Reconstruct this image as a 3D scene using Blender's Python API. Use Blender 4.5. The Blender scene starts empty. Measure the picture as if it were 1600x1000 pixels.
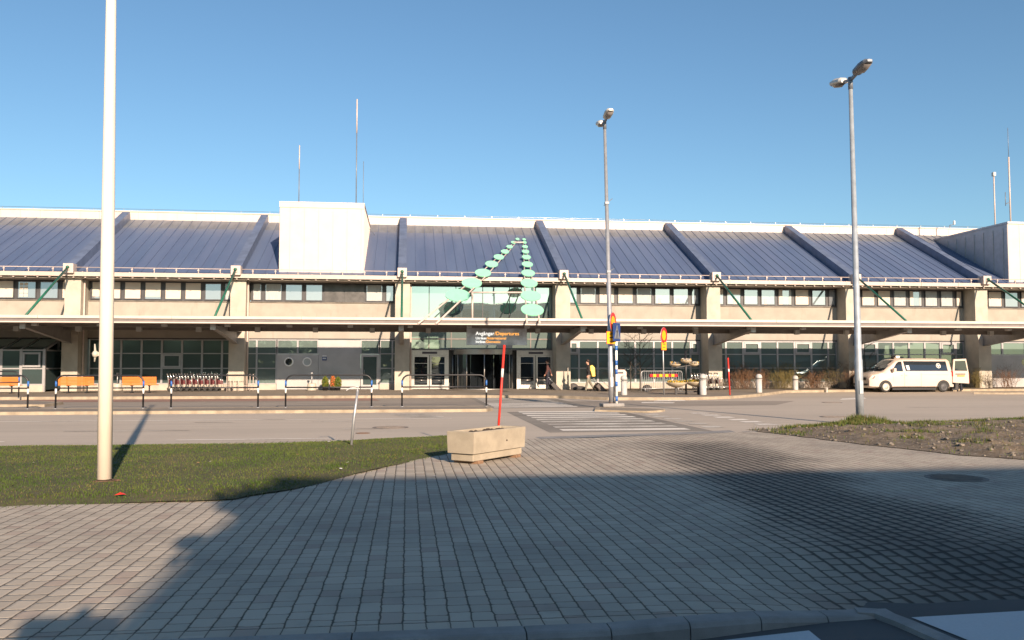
import bpy, bmesh, math, random
from mathutils import Vector, Matrix, Quaternion
R = math.radians
SC = bpy.context.scene
COL = SC.collection
# ------------------------------------------------------------------ camera, world, sun, exposure
CAM = Vector((0.0, 0.0, 1.55))
YAW, PITCH, FPX = R(7.0), R(3.0), 1333.33
cam = bpy.data.cameras.new('camera'); camo = bpy.data.objects.new('camera', cam); COL.objects.link(camo)
cam.lens = 30.0; cam.sensor_width = 36.0; cam.clip_start = 0.05; cam.clip_end = 3000
camo.location = CAM; camo.rotation_euler = (math.pi/2 + PITCH, 0, -YAW)
SC.camera = camo
SUN_EL, SUN_AZ = R(19.4), R(14.3)          # the sun stands behind the viewer, a little to the right
w = bpy.data.worlds.new('World'); SC.world = w; w.use_nodes = True
nt = w.node_tree; nt.nodes.clear()
sky = nt.nodes.new('ShaderNodeTexSky'); sky.sky_type = 'NISHITA'; sky.sun_disc = False
sky.sun_elevation = SUN_EL; sky.sun_rotation = math.pi - SUN_AZ
sky.altitude = 150; sky.air_density = 1.0; sky.dust_density = 0.8; sky.ozone_density = 1.6
bg = nt.nodes.new('ShaderNodeBackground'); bg.inputs[1].default_value = 0.072
wo = nt.nodes.new('ShaderNodeOutputWorld')
air = nt.nodes.new('ShaderNodeMix'); air.data_type = 'RGBA'; air.blend_type = 'MULTIPLY'; air.inputs[0].default_value = 1.0
air.inputs[7].default_value = (0.70, 0.89, 0.97, 1)          # cool clear winter air
nt.links.new(sky.outputs[0], air.inputs[6]); nt.links.new(air.outputs[2], bg.inputs[0]); nt.links.new(bg.outputs[0], wo.inputs[0])
sun = bpy.data.lights.new('sun', 'SUN'); suno = bpy.data.objects.new('sun', sun); COL.objects.link(suno)
sun.energy = 4.4; sun.angle = R(0.55); sun.color = (1.0, 0.775, 0.59)
SDIR = Vector((-math.sin(SUN_AZ)*math.cos(SUN_EL), math.cos(SUN_AZ)*math.cos(SUN_EL), -math.sin(SUN_EL)))
suno.rotation_euler = SDIR.to_track_quat('-Z', 'Y').to_euler(); suno.location = (10, -30, 40)
SC.view_settings.view_transform = 'Standard'; SC.view_settings.look = 'None'
SC.view_settings.exposure = 1.05; SC.view_settings.gamma = 1.0
SC.cycles.max_bounces = 6; SC.cycles.use_denoising = True

# ------------------------------------------------------------------ survey: photograph pixels (1600x1000) to places in the world
FW = Vector((math.sin(YAW)*math.cos(PITCH), math.cos(YAW)*math.cos(PITCH), math.sin(PITCH)))
RT = Vector((math.cos(YAW), -math.sin(YAW), 0)); UP = RT.cross(FW)
def ray(px, py): return FW + RT*((px-800)/FPX) + UP*((500-py)/FPX)
def G(px, py, z=0.0):
    d = ray(px, py); t = (z-CAM.z)/d.z; return CAM + d*t
def W(px, py, Y):
    d = ray(px, py); return CAM + d*(Y/d.y)
def XA(px, Y, py=570): return W(px, py, Y).x
def ZAT(p, px, py):                          # height of what shows at (px,py) above the place p
    d = ray(px, py); t = (p.x*d.x+p.y*d.y)/(d.x*d.x+d.y*d.y); return CAM.z + d.z*t

# ------------------------------------------------------------------ mesh builder
class MB:
    def __init__(s): s.v = []; s.f = []; s.m = []; s.sm = []
    def add(s, vs, fs, m=0, smooth=False):
        o = len(s.v); s.v += [tuple(p) for p in vs]
        for f in fs: s.f.append(tuple(i+o for i in f)); s.m.append(m); s.sm.append(smooth)
        return s
    def box(s, x0, x1, y0, y1, z0, z1, m=0):
        return s.add([(x0,y0,z0),(x1,y0,z0),(x1,y1,z0),(x0,y1,z0),(x0,y0,z1),(x1,y0,z1),(x1,y1,z1),(x0,y1,z1)],
            [(0,3,2,1),(4,5,6,7),(0,1,5,4),(1,2,6,5),(2,3,7,6),(3,0,4,7)], m)
    def cbox(s, x0, x1, y0, y1, z0, z1, c=0.02, m=0):       # box with chamfered edges
        bm = bmesh.new(); bmesh.ops.create_cube(bm, size=1)
        bmesh.ops.scale(bm, vec=(x1-x0, y1-y0, z1-z0), verts=bm.verts)
        bmesh.ops.translate(bm, vec=((x0+x1)/2,(y0+y1)/2,(z0+z1)/2), verts=bm.verts)
        bmesh.ops.bevel(bm, geom=list(bm.edges), offset=c, segments=2, affect='EDGES', profile=0.5)
        return s.bm(bm, m)
    def bm(s, bm, m=0, smooth=False):
        bm.verts.index_update(); s.add([v.co for v in bm.verts], [[v.index for v in f.verts] for f in bm.faces], m, smooth); bm.free(); return s
    def bar(s, a, b, wd, ht, m=0, up=(0,0,1)):              # rectangular bar from a to b
        a = Vector(a); b = Vector(b); d = (b-a).normalized(); u = Vector(up)
        if abs(d.dot(u)) > 0.99: u = Vector((0,1,0))
        r = d.cross(u).normalized()*wd/2; q = r.cross(d).normalized()*ht/2
        vs = [a-r-q, a+r-q, a+r+q, a-r+q, b-r-q, b+r-q, b+r+q, b-r+q]
        return s.add(vs, [(0,3,2,1),(4,5,6,7),(0,1,5,4),(1,2,6,5),(2,3,7,6),(3,0,4,7)][::1], m)
    def tube(s, pts, r, n=8, m=0, cap=True, smooth=True):   # round tube along a path; r a number or a list
        pts = [Vector(p) for p in pts]; k = len(pts); rs = r if isinstance(r, (list, tuple)) else [r]*k
        vs = []; ref = None
        for i, p in enumerate(pts):
            d = (pts[min(i+1,k-1)] - pts[max(i-1,0)])
            d = d.normalized() if d.length > 1e-9 else Vector((0,0,1))
            if ref is None:
                ref = Vector((0,0,1)) if abs(d.z) < 0.9 else Vector((1,0,0))
            a = d.cross(ref).normalized(); b = d.cross(a).normalized(); ref = a.cross(d)
            for j in range(n):
                t = 2*math.pi*j/n; vs.append(p + a*math.cos(t)*rs[i] + b*math.sin(t)*rs[i])
        fs = [(i*n+j, (i+1)*n+j, (i+1)*n+(j+1)%n, i*n+(j+1)%n) for i in range(k-1) for j in range(n)]
        s.add(vs, fs, m, smooth)
        if cap:
            o = len(s.v)-k*n
            s.f.append(tuple(o+j for j in range(n))); s.m.append(m); s.sm.append(False)
            s.f.append(tuple(o+(k-1)*n+j for j in reversed(range(n)))); s.m.append(m); s.sm.append(False)
        return s
    def lathe(s, prof, c=(0,0,0), n=20, m=0, smooth=True):  # profile of (radius, z)
        vs = []; c = Vector(c)
        for (r, z) in prof:
            for j in range(n):
                t = 2*math.pi*j/n; vs.append((c.x+r*math.cos(t), c.y+r*math.sin(t), c.z+z))
        k = len(prof)
        fs = [(i*n+j, i*n+(j+1)%n, (i+1)*n+(j+1)%n, (i+1)*n+j) for i in range(k-1) for j in range(n)]
        s.add(vs, fs, m, smooth)
        o = len(s.v)-k*n
        if prof[0][0] > 1e-4: s.f.append(tuple(o+j for j in reversed(range(n)))); s.m.append(m); s.sm.append(False)
        if prof[-1][0] > 1e-4: s.f.append(tuple(o+(k-1)*n+j for j in range(n))); s.m.append(m); s.sm.append(False)
        return s
    def prism(s, poly, axis, a, b, m=0):                    # 2-D outline pushed along an axis; x:(y,z) y:(x,z) z:(x,y)
        def P(u, v, t): return (t,u,v) if axis == 'x' else (u,t,v) if axis == 'y' else (u,v,t)
        n = len(poly); vs = [P(u,v,a) for u,v in poly] + [P(u,v,b) for u,v in poly]
        fs = [tuple(range(n))[::-1], tuple(range(n,2*n))] + [(i,(i+1)%n,n+(i+1)%n,n+i) for i in range(n)]
        return s.add(vs, fs, m)
    def ball(s, c, r, m=0, sub=2, sc=(1,1,1), jit=0.0, rnd=random):
        bm = bmesh.new(); bmesh.ops.create_icosphere(bm, subdivisions=sub, radius=1)
        for v in bm.verts:
            k = 1 + (rnd.random()-.5)*jit
            v.co = Vector((v.co.x*r*sc[0]*k+c[0], v.co.y*r*sc[1]*k+c[1], v.co.z*r*sc[2]*k+c[2]))
        return s.bm(bm, m, jit == 0)
    def build(s, name, mats, parent=None, off=None, fix=True):
        me = bpy.data.meshes.new(name)
        vs = s.v if off is None else [(a-off[0], b-off[1], c-off[2]) for a,b,c in s.v]
        me.from_pydata(vs, [], s.f)
        for mm in (mats if isinstance(mats, (list, tuple)) else [mats]): me.materials.append(mm)
        me.polygons.foreach_set('material_index', s.m); me.polygons.foreach_set('use_smooth', s.sm)
        if fix and len(s.f) < 30000:
            b = bmesh.new(); b.from_mesh(me); bmesh.ops.recalc_face_normals(b, faces=b.faces); b.to_mesh(me); b.free()
        me.update()
        o = bpy.data.objects.new(name, me); COL.objects.link(o)
        if parent is not None: o.parent = parent
        return o
def tag(o, label=None, cat=None, group=None, kind=None):
    if label: o['label'] = label
    if cat: o['category'] = cat
    if group: o['group'] = group
    if kind: o['kind'] = kind
    return o
def thing(name, label, cat, loc=(0,0,0), rz=0.0, group=None, rot=None):
    o = bpy.data.objects.new(name, None); COL.objects.link(o); o.empty_display_size = 0.3
    o.location = loc; o.rotation_euler = rot if rot else (0,0,rz)
    return tag(o, label, cat, group)
def copy_tree(o, parent=None):
    c = o.copy(); COL.objects.link(c)
    if parent is not None: c.parent = parent
    for ch in list(o.children): copy_tree(ch, c)
    return c

# ------------------------------------------------------------------ materials
def NT(name):
    m = bpy.data.materials.new(name); m.use_nodes = True
    return m, m.node_tree, m.node_tree.nodes['Principled BSDF']
class E:                                                     # tiny node-expression helper
    def __init__(s, nt): s.nt = nt
    def put(s, sock, v):
        if hasattr(v, 'is_output'): s.nt.links.new(v, sock)
        elif isinstance(v, (tuple, list)) and len(v) == 3 and sock.type == 'RGBA': sock.default_value = (*v, 1)
        else: sock.default_value = v
    def m(s, op, a, b=None, c=None):
        n = s.nt.nodes.new('ShaderNodeMath'); n.operation = op
        for i, v in enumerate((a, b, c)):
            if v is not None: s.put(n.inputs[i], v)
        return n.outputs[0]
    def pos(s): 
        n = s.nt.nodes.new('ShaderNodeNewGeometry'); return n.outputs['Position']
    def obj(s):
        n = s.nt.nodes.new('ShaderNodeTexCoord'); return n.outputs['Object']
    def sep(s, v):
        n = s.nt.nodes.new('ShaderNodeSeparateXYZ'); s.put(n.inputs[0], v); return n.outputs
    def comb(s, x, y, z=0.0):
        n = s.nt.nodes.new('ShaderNodeCombineXYZ')
        for i, v in enumerate((x,y,z)): s.put(n.inputs[i], v)
        return n.outputs[0]
    def noise(s, vec, scale, detail=4, rough=0.55, stretch=None):
        if stretch:
            mp = s.nt.nodes.new('ShaderNodeMapping'); s.put(mp.inputs[0], vec); mp.inputs['Scale'].default_value = stretch; vec = mp.outputs[0]
        n = s.nt.nodes.new('ShaderNodeTexNoise'); s.put(n.inputs['Vector'], vec)
        n.inputs['Scale'].default_value = scale; n.inputs['Detail'].default_value = detail; n.inputs['Roughness'].default_value = rough
        return n.outputs[0]
    def white(s, vec):
        n = s.nt.nodes.new('ShaderNodeTexWhiteNoise'); n.noise_dimensions = '2D'; s.put(n.inputs['Vector'], vec); return n.outputs[0]
    def ramp(s, f, a, b):                                   # smoothstep a..b
        n = s.nt.nodes.new('ShaderNodeMapRange'); n.interpolation_type = 'SMOOTHSTEP'
        s.put(n.inputs[0], f); s.put(n.inputs[1], a); s.put(n.inputs[2], b); n.clamp = True
        return n.outputs[0]
    def mix(s, f, a, b, mode='MIX'):
        n = s.nt.nodes.new('ShaderNodeMix'); n.data_type = 'RGBA'; n.blend_type = mode
        s.put(n.inputs[0], f); s.put(n.inputs[6], a); s.put(n.inputs[7], b); return n.outputs[2]
    def bump(s, h, strength, dist, bsdf):
        n = s.nt.nodes.new('ShaderNodeBump'); n.inputs['Strength'].default_value = strength; n.inputs['Distance'].default_value = dist
        s.put(n.inputs['Height'], h); s.nt.links.new(n.outputs[0], bsdf.inputs['Normal'])
def mat(name, col, rough=0.6, metal=0.0, var=0.12, scale=3.0, fine=0.0, bump=0.0, bscale=40.0, stretch=None, spec=0.5, coat=0.0, dirt=None):
    m, t, b = NT(name); e = E(t); p = e.pos()
    c = e.mix(e.ramp(e.noise(p, scale, 5, stretch=stretch), 0.3, 0.7), tuple(x*(1-var) for x in col), tuple(min(1, x*(1+var)) for x in col))
    if fine: c = e.mix(e.m('MULTIPLY', e.noise(p, bscale, 3), fine), c, tuple(x*0.55 for x in col))
    if dirt: c = e.mix(e.m('MULTIPLY', e.ramp(e.noise(p, dirt[0], 6, 0.65, dirt[3] if len(dirt) > 3 else None), dirt[1], dirt[1]+0.22), dirt[2]), c, dirt[4] if len(dirt) > 4 else tuple(x*0.45 for x in col))
    t.links.new(c, b.inputs['Base Color'])
    b.inputs['Roughness'].default_value = rough; b.inputs['Metallic'].default_value = metal
    b.inputs['Specular IOR Level'].default_value = spec; b.inputs['Coat Weight'].default_value = coat
    if bump: e.bump(e.noise(p, bscale, 4), bump, 0.02, b)
    return m
def glass(name, col, refl, tint=(0.85,0.95,0.95), rough=0.02, wav=0.012):    # pane seen from outside: dim body plus mirror-like surface
    m, t, b = NT(name); e = E(t)
    b.inputs['Base Color'].default_value = (*col, 1); b.inputs['Roughness'].default_value = 0.5; b.inputs['Specular IOR Level'].default_value = 0.0
    g = t.nodes.new('ShaderNodeBsdfGlossy'); g.inputs['Color'].default_value = (*tint, 1); g.inputs['Roughness'].default_value = rough
    mx = t.nodes.new('ShaderNodeMixShader'); fr = t.nodes.new('ShaderNodeFresnel'); fr.inputs['IOR'].default_value = 1.45
    t.links.new(e.m('MAXIMUM', refl, fr.outputs[0]), mx.inputs[0])
    bp = t.nodes.new('ShaderNodeBump'); bp.inputs['Strength'].default_value = wav; bp.inputs['Distance'].default_value = 0.3
    t.links.new(e.noise(e.pos(), 0.7, 2), bp.inputs['Height']); t.links.new(bp.outputs[0], g.inputs['Normal'])
    t.links.new(b.outputs[0], mx.inputs[1]); t.links.new(g.outputs[0], mx.inputs[2])
    t.links.new(mx.outputs[0], t.nodes['Material Output'].inputs[0]); return m
def brick_mat():
    m, t, b = NT('concrete_pavers'); e = E(t); p0 = e.pos()
    n = t.nodes.new('ShaderNodeTexNoise'); n.inputs['Scale'].default_value = 6; t.links.new(p0, n.inputs['Vector'])
    vm = t.nodes.new('ShaderNodeVectorMath'); vm.operation = 'MULTIPLY_ADD'; t.links.new(n.outputs[1], vm.inputs[0])
    vm.inputs[1].default_value = (.022,.022,0); t.links.new(p0, vm.inputs[2])
    n2 = t.nodes.new('ShaderNodeTexNoise'); n2.inputs['Scale'].default_value = 45; t.links.new(p0, n2.inputs['Vector'])
    vm2 = t.nodes.new('ShaderNodeVectorMath'); vm2.operation = 'MULTIPLY_ADD'; t.links.new(n2.outputs[1], vm2.inputs[0])
    vm2.inputs[1].default_value = (.008,.008,0); t.links.new(vm.outputs[0], vm2.inputs[2])
    x, y, _ = e.sep(vm2.outputs[0])
    CW, CL = 0.140, 0.178
    xs = e.m('DIVIDE', x, CW); c = e.m('FLOOR', xs); fx = e.m('FRACT', xs)
    off = e.white(e.comb(c, 7.3)); ys = e.m('ADD', e.m('DIVIDE', y, CL), e.m('MULTIPLY', off, 3.0))
    i = e.m('FLOOR', ys); fy = e.m('FRACT', ys); c2 = e.m('ADD', e.m('MULTIPLY', c, 1.7), 0.5)
    e0 = e.m('MULTIPLY', e.m('SUBTRACT', e.white(e.comb(c2, i)), .5), .42)
    e1 = e.m('ADD', e.m('MULTIPLY', e.m('SUBTRACT', e.white(e.comb(c2, e.m('ADD', i, 1.0))), .5), .42), 1.0)
    idx = e.m('ADD', e.m('SUBTRACT', i, e.m('LESS_THAN', fy, e0)), e.m('GREATER_THAN', fy, e1))
    dy = e.m('MULTIPLY', e.m('MINIMUM', e.m('ABSOLUTE', e.m('SUBTRACT', fy, e0)), e.m('ABSOLUTE', e.m('SUBTRACT', fy, e1))), CL)
    dx = e.m('MULTIPLY', e.m('SUBTRACT', .5, e.m('ABSOLUTE', e.m('SUBTRACT', fx, .5))), CW)
    d = e.m('SMOOTH_MIN', dx, e.m('ADD', e.m('MULTIPLY', dy, 1.35), .0015), 0.030)
    hd = e.m('LESS_THAN', y, 5.262)                        # header course against the kerb
    d = e.m('MINIMUM', e.m('ADD', e.m('MULTIPLY', d, e.m('SUBTRACT', 1.0, hd)), e.m('MULTIPLY', e.m('ADD', dx, .002), hd)), e.m('ABSOLUTE', e.m('SUBTRACT', y, 5.262)))
    px, py, _ = e.sep(p0)
    # wheel-worn, wet-dark lane: a stain of its own, running towards the crossing
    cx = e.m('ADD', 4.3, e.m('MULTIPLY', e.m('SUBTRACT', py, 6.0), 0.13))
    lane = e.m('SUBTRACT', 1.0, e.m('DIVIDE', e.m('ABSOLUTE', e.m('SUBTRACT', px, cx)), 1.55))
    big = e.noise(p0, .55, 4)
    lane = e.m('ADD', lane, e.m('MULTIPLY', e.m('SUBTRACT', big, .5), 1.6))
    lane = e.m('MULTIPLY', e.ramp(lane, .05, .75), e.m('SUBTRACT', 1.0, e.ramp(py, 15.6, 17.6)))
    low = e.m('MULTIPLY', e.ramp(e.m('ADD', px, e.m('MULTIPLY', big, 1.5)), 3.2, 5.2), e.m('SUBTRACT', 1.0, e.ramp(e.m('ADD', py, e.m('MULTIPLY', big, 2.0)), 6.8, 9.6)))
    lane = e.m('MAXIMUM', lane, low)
    wj = e.m('ADD', .0085, e.m('MULTIPLY', lane, .030))
    stone = e.ramp(d, e.m('MULTIPLY', wj, .30), wj)
    rnd = e.white(e.comb(c2, e.m('MULTIPLY', idx, 1.31)))
    rnd2 = e.white(e.comb(idx, e.m('ADD', c2, 3.3)))
    base = e.mix(rnd, (.425,.370,.295), (.525,.460,.37))
    base = e.mix(e.m('MULTIPLY', e.m('GREATER_THAN', rnd2, .93), .5), base, (.37,.27,.22))
    base = e.mix(e.m('MULTIPLY', e.noise(p0, 130, 3, .7), .35), base, (.20,.185,.165))
    base = e.mix(e.m('MULTIPLY', e.ramp(e.noise(p0, .8, 5), .42, .68), .42), base, (.23,.205,.175)); base = e.mix(e.m('MULTIPLY', e.ramp(e.noise(p0, 2.6, 6, .7), .56, .70), .22), base, (.19,.17,.14)); base = e.mix(e.m('MULTIPLY', e.ramp(e.noise(p0, .35, 3), .5, .7), .35), base, (.52,.475,.39))
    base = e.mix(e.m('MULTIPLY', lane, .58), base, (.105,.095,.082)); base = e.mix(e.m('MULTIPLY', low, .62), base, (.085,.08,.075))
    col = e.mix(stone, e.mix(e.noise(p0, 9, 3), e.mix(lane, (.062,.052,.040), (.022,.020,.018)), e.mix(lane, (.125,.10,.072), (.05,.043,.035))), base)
    t.links.new(col, b.inputs['Base Color']); b.inputs['Roughness'].default_value = .85; b.inputs['Specular IOR Level'].default_value = .3
    h = e.m('ADD', e.m('MULTIPLY', e.ramp(d, 0.0, .024), 1.0), e.m('MULTIPLY', e.noise(p0, 160, 3), .18))
    h = e.m('ADD', h, e.m('MULTIPLY', rnd2, .25))
    e.bump(h, .55, .012, b)
    return m
def asphalt_mat(name, col, speck=.35, patch=.25, seam=False):
    m, t, b = NT(name); e = E(t); p = e.pos()
    c = e.mix(e.noise(p, 220, 2, .7), tuple(x*(1-speck) for x in col), tuple(x*(1+speck) for x in col))
    c = e.mix(e.m('MULTIPLY', e.ramp(e.noise(p, .22, 5, stretch=(.35,1,1)), .42, .62), patch), c, tuple(x*.62 for x in col))
    c = e.mix(e.m('MULTIPLY', e.ramp(e.noise(p, .9, 4, stretch=(.08,1.6,1)), .50, .68), patch*1.1), c, tuple(x*.66 for x in col))
    c = e.mix(e.m('MULTIPLY', e.ramp(e.noise(p, 1.7, 6, .7), .60, .75), .25), c, tuple(x*1.25 for x in col))
    t.links.new(c, b.inputs['Base Color']); b.inputs['Roughness'].default_value = .9; b.inputs['Specular IOR Level'].default_value = .3
    e.bump(e.noise(p, 260, 2), .35, .006, b); return m
def paint_mat(name, col, under, wear=.5):
    m, t, b = NT(name); e = E(t); p = e.pos()
    f = e.ramp(e.m('ADD', e.m('MULTIPLY', e.noise(p, 1.1, 4, stretch=(.6,1,1)), .6), e.m('MULTIPLY', e.noise(p, 14, 5, .75), .4)), wear-.10, wear+.08)
    c = e.mix(f, under, e.mix(e.noise(p, 60, 3), tuple(x*.8 for x in col), col))
    t.links.new(c, b.inputs['Base Color']); b.inputs['Roughness'].default_value = .8; return m
def soil_mat(name, cols, scale):
    m, t, b = NT(name); e = E(t); p = e.pos()
    c = e.mix(e.ramp(e.noise(p, scale, 6, .7), .35, .65), cols[0], cols[1])
    c = e.mix(e.ramp(e.noise(p, scale*4.7, 4, .7), .5, .7), c, cols[2])
    t.links.new(c, b.inputs['Base Color']); b.inputs['Roughness'].default_value = .95
    e.bump(e.noise(p, scale*9, 4), .6, .03, b); return m
def leaf_mat(name, a, c, scale=2.0):
    m, t, b = NT(name); e = E(t); p = e.pos()
    k = e.mix(e.ramp(e.noise(p, scale, 4), .35, .65), a, c)
    k = e.mix(e.m('MULTIPLY', e.noise(p, scale*14, 2), .6), k, tuple((x+y)*.35 for x, y in zip(a, c)))
    t.links.new(k, b.inputs['Base Color']); b.inputs['Roughness'].default_value = .65; b.inputs['Specular IOR Level'].default_value = .25
    return m

M = {}
M['brick'] = brick_mat()
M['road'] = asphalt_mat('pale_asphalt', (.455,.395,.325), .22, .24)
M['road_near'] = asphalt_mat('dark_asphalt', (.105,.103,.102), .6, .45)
M['lane'] = asphalt_mat('bus_lane_asphalt', (.30,.26,.215), .25, .40)
M['patch'] = asphalt_mat('crossing_asphalt', (.26,.235,.20), .3, .7)
M['red_asphalt'] = asphalt_mat('red_asphalt', (.31,.19,.15), .25, .45)
M['pave'] = asphalt_mat('terminal_pavement_asphalt', (.25,.215,.175), .25, .30)
M['ground'] = soil_mat('far_ground', ((.10,.09,.06),(.13,.12,.08),(.08,.08,.05)), .6)
M['paint'] = paint_mat('worn_road_paint', (.84,.79,.70), (.34,.30,.255), .43)
M['paint_faded'] = paint_mat('faded_road_paint', (.70,.66,.58), (.32,.285,.24), .51)
M['paint_near'] = paint_mat('near_road_paint', (.55,.56,.57), (.15,.15,.155), .36)
M['kerb_yellow'] = mat('yellowish_kerb_stone', (.36,.295,.21), .85, var=.22, scale=2.5, fine=.4, bump=.2, dirt=(1.2,.5,.7))  # yellowish stone of the far kerbs
M['kerb_grey'] = mat('grey_kerb_stone', (.30,.29,.275), .85, var=.18, scale=3.5, fine=.6, bscale=180, bump=.35, dirt=(4.0,.52,.45))
M['lawn'] = soil_mat('lawn_soil', ((.062,.060,.022),(.10,.085,.036),(.05,.055,.018)), 1.3)
M['grass'] = leaf_mat('grass_blades', (.043,.086,.010), (.090,.120,.020), .8)
M['grass_dry'] = leaf_mat('dry_grass_blades', (.08,.095,.02), (.18,.14,.055), 2.2)
M['verge'] = soil_mat('verge_gravel_soil', ((.11,.082,.052),(.185,.145,.10),(.24,.205,.165)), 2.6)
M['bed'] = soil_mat('planting_bed_soil', ((.11,.085,.055),(.17,.13,.085),(.08,.06,.04)), 3)
M['stone'] = mat('gravel_stone', (.185,.16,.13), .85, var=.45, scale=9)
M['stone_dark'] = mat('dark_boulder', (.075,.070,.068), .8, var=.3, scale=5, bump=.4, bscale=25)
M['concrete'] = mat('cream_concrete', (.355,.322,.272), .85, var=.08, scale=1.2, fine=.18, bscale=30, bump=.15, dirt=(1.0,.53,.36,(2.4,2.4,.55),(.20,.18,.145)))
M['column'] = mat('column_concrete', (.455,.412,.340), .8, var=.10, scale=2.0, fine=.2, bscale=40, bump=.15, dirt=(1.4,.56,.3,(2,2,.3)))
M['white_panel'] = mat('white_cladding', (.60,.48,.415), .5, var=.04, scale=1.5, dirt=(.8,.6,.18,(2.5,2.5,.25)))
M['grey_clad'] = mat('grey_corrugated_cladding', (.42,.43,.46), .45, .35, var=.08, scale=2.5)
M['white_metal'] = mat('white_painted_metal', (.52,.43,.38), .45, var=.06, scale=4, dirt=(3,.58,.2))
M['fascia'] = mat('canopy_fascia_white', (.56,.47,.405), .5, var=.05, scale=2, dirt=(1.5,.58,.22,(.4,1,3)))
M['groove'] = mat('canopy_groove', (.17,.15,.145), .6, var=.1)
M['soffit'] = mat('canopy_soffit', (.20,.19,.185), .7, var=.15, scale=1.5)
M['steel_brown'] = mat('brown_steel', (.165,.145,.13), .6, .1, var=.15)
M['beam'] = mat('bracket_steel', (.26,.25,.24), .55, .1, var=.12)
M['beam_end'] = mat('bracket_end_plate', (.44,.44,.42), .5, .1, var=.1)
M['gutter'] = mat('gutter_white', (.48,.40,.34), .45, var=.06, dirt=(2.5,.56,.35,(1,1,2)))
M['eaves'] = mat('eaves_board', (.20,.17,.135), .7, var=.3, scale=2.5)
M['green_steel'] = mat('green_steel', (.018,.125,.075), .45, .1, var=.15)
M['frame_dark'] = mat('dark_window_frame', (.050,.050,.054), .5, var=.15)
M['frame_grey'] = mat('grey_window_frame', (.34,.335,.34), .45, .2, var=.08)
M['panel_grey'] = mat('grey_wall_panel', (.40,.385,.375), .55, var=.07, scale=1.5, dirt=(1.1,.6,.2))
M['dark_panel'] = mat('dark_blank_panel', (.065,.062,.060), .35, .1, var=.35, scale=2.2)
M['blind'] = mat('cream_roller_blind', (.60,.52,.43), .7, var=.04)
M['blind_light'] = mat('pale_curtain', (.40,.42,.41), .7, var=.10, scale=6, stretch=(5,5,.6))
M['plinth'] = mat('white_plinth', (.42,.375,.315), .8, var=.10, scale=2, dirt=(1.6,.55,.3))
M['seal'] = mat('black_rubber', (.015,.015,.016), .6)
M['black'] = mat('black_painted_steel', (.018,.018,.020), .4, .1)
M['blue_band'] = mat('blue_reflective_band', (.03,.135,.42), .4)
M['blue_sign'] = mat('blue_sign_face', (.012,.045,.18), .4)
M['white_band'] = mat('white_reflective_band', (.80,.78,.74), .45)
M['red_stake'] = mat('red_plastic_stake', (.70,.035,.020), .5, var=.15, scale=6)
M['red_sign'] = mat('red_sign_face', (.72,.020,.025), .4)
M['yellow_sign'] = mat('yellow_sign_face', (.88,.42,.012), .45)
M['orange_wood'] = mat('orange_stained_slats', (.58,.165,.020), .55, var=.12, scale=5, stretch=(.5,4,4))
M['galv'] = mat('galvanised_steel', (.42,.43,.44), .42, .55, var=.10, scale=6, dirt=(5,.55,.25))
M['galv_blue'] = mat('weathered_galvanised_steel', (.36,.40,.43), .5, .35, var=.14, scale=4, dirt=(3,.55,.35,(1,1,.3)))
M['lamp_white'] = mat('lamp_housing_light', (.55,.54,.50), .4, .1, var=.06)
M['lamp_grey'] = mat('lamp_housing_grey', (.17,.19,.22), .45, .2, var=.1)
M['lens'] = mat('lamp_lens', (.22,.20,.19), .15, var=.2)
M['rust'] = mat('rusty_base', (.12,.07,.045), .8, .2, var=.4, scale=9)
M['pole_white'] = mat('white_fibreglass_pole', (.80,.70,.57), .35, var=.03, scale=2, dirt=(5,.64,.14,(1,1,.25)))
M['planter'] = mat('exposed_aggregate_concrete', (.43,.37,.275), .9, var=.14, scale=4, fine=.65, bscale=150, bump=.5, dirt=(3.2,.55,.38,(1,1,.7)))
M['soil'] = soil_mat('dark_potting_soil', ((.035,.025,.018),(.06,.04,.028),(.09,.06,.04)), 14)
M['wood_foot'] = mat('wooden_block', (.22,.13,.075), .8, var=.25, scale=9)
M['mint'] = mat('mint_green_enamel', (.27,.64,.43), .4, var=.04)
M['steel'] = mat('brushed_steel', (.46,.43,.40), .33, .85, var=.10, scale=8, stretch=(1,1,6))
M['chrome'] = mat('bright_chrome', (.72,.71,.69), .22, .8, var=.05)
M['wine_red'] = mat('wine_red_board', (.125,.022,.027), .5, var=.15)
M['tyre'] = mat('tyre_rubber', (.028,.027,.026), .8, var=.2)
M['rim'] = mat('steel_rim', (.42,.39,.34), .45, .5, var=.2, scale=14)
M['van_white'] = mat('white_car_paint', (.60,.50,.43), .28, var=.02, scale=1.2, coat=.6, dirt=(1.6,.62,.12,(1,1,2)))
M['van_black'] = mat('black_car_plastic', (.03,.03,.032), .5)
M['headlight'] = mat('headlight_glass', (.45,.40,.38), .12, .5, var=.35, scale=12)
M['taillight'] = mat('red_taillight', (.50,.02,.02), .2)
M['plate'] = mat('yellow_number_plate', (.52,.27,.07), .5)
M['skin'] = mat('skin', (.50,.28,.20), .6)
M['hair'] = mat('dark_hair', (.035,.016,.012), .6)
M['jacket_black'] = mat('black_jacket', (.022,.022,.025), .75, var=.3, scale=9)
M['navy'] = mat('dark_navy_clothes', (.016,.017,.030), .8, var=.3, scale=7)
M['trousers_grey'] = mat('grey_green_trousers', (.19,.18,.14), .85, var=.2, scale=9)
M['shoes'] = mat('dark_shoes', (.03,.025,.022), .6)
M['bag_yellow'] = mat('yellow_plastic_bag', (.88,.56,.10), .45)
M['case_black'] = mat('black_suitcase', (.030,.027,.028), .55, var=.2)
M['case_brown'] = mat('brown_suitcase', (.075,.058,.050), .6, var=.2)
M['bowl'] = mat('stone_flower_bowl', (.52,.43,.30), .8, var=.12, scale=5)
M['flower_yellow'] = mat('yellow_pansies', (.80,.42,.02), .6, var=.35, scale=14)
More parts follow.
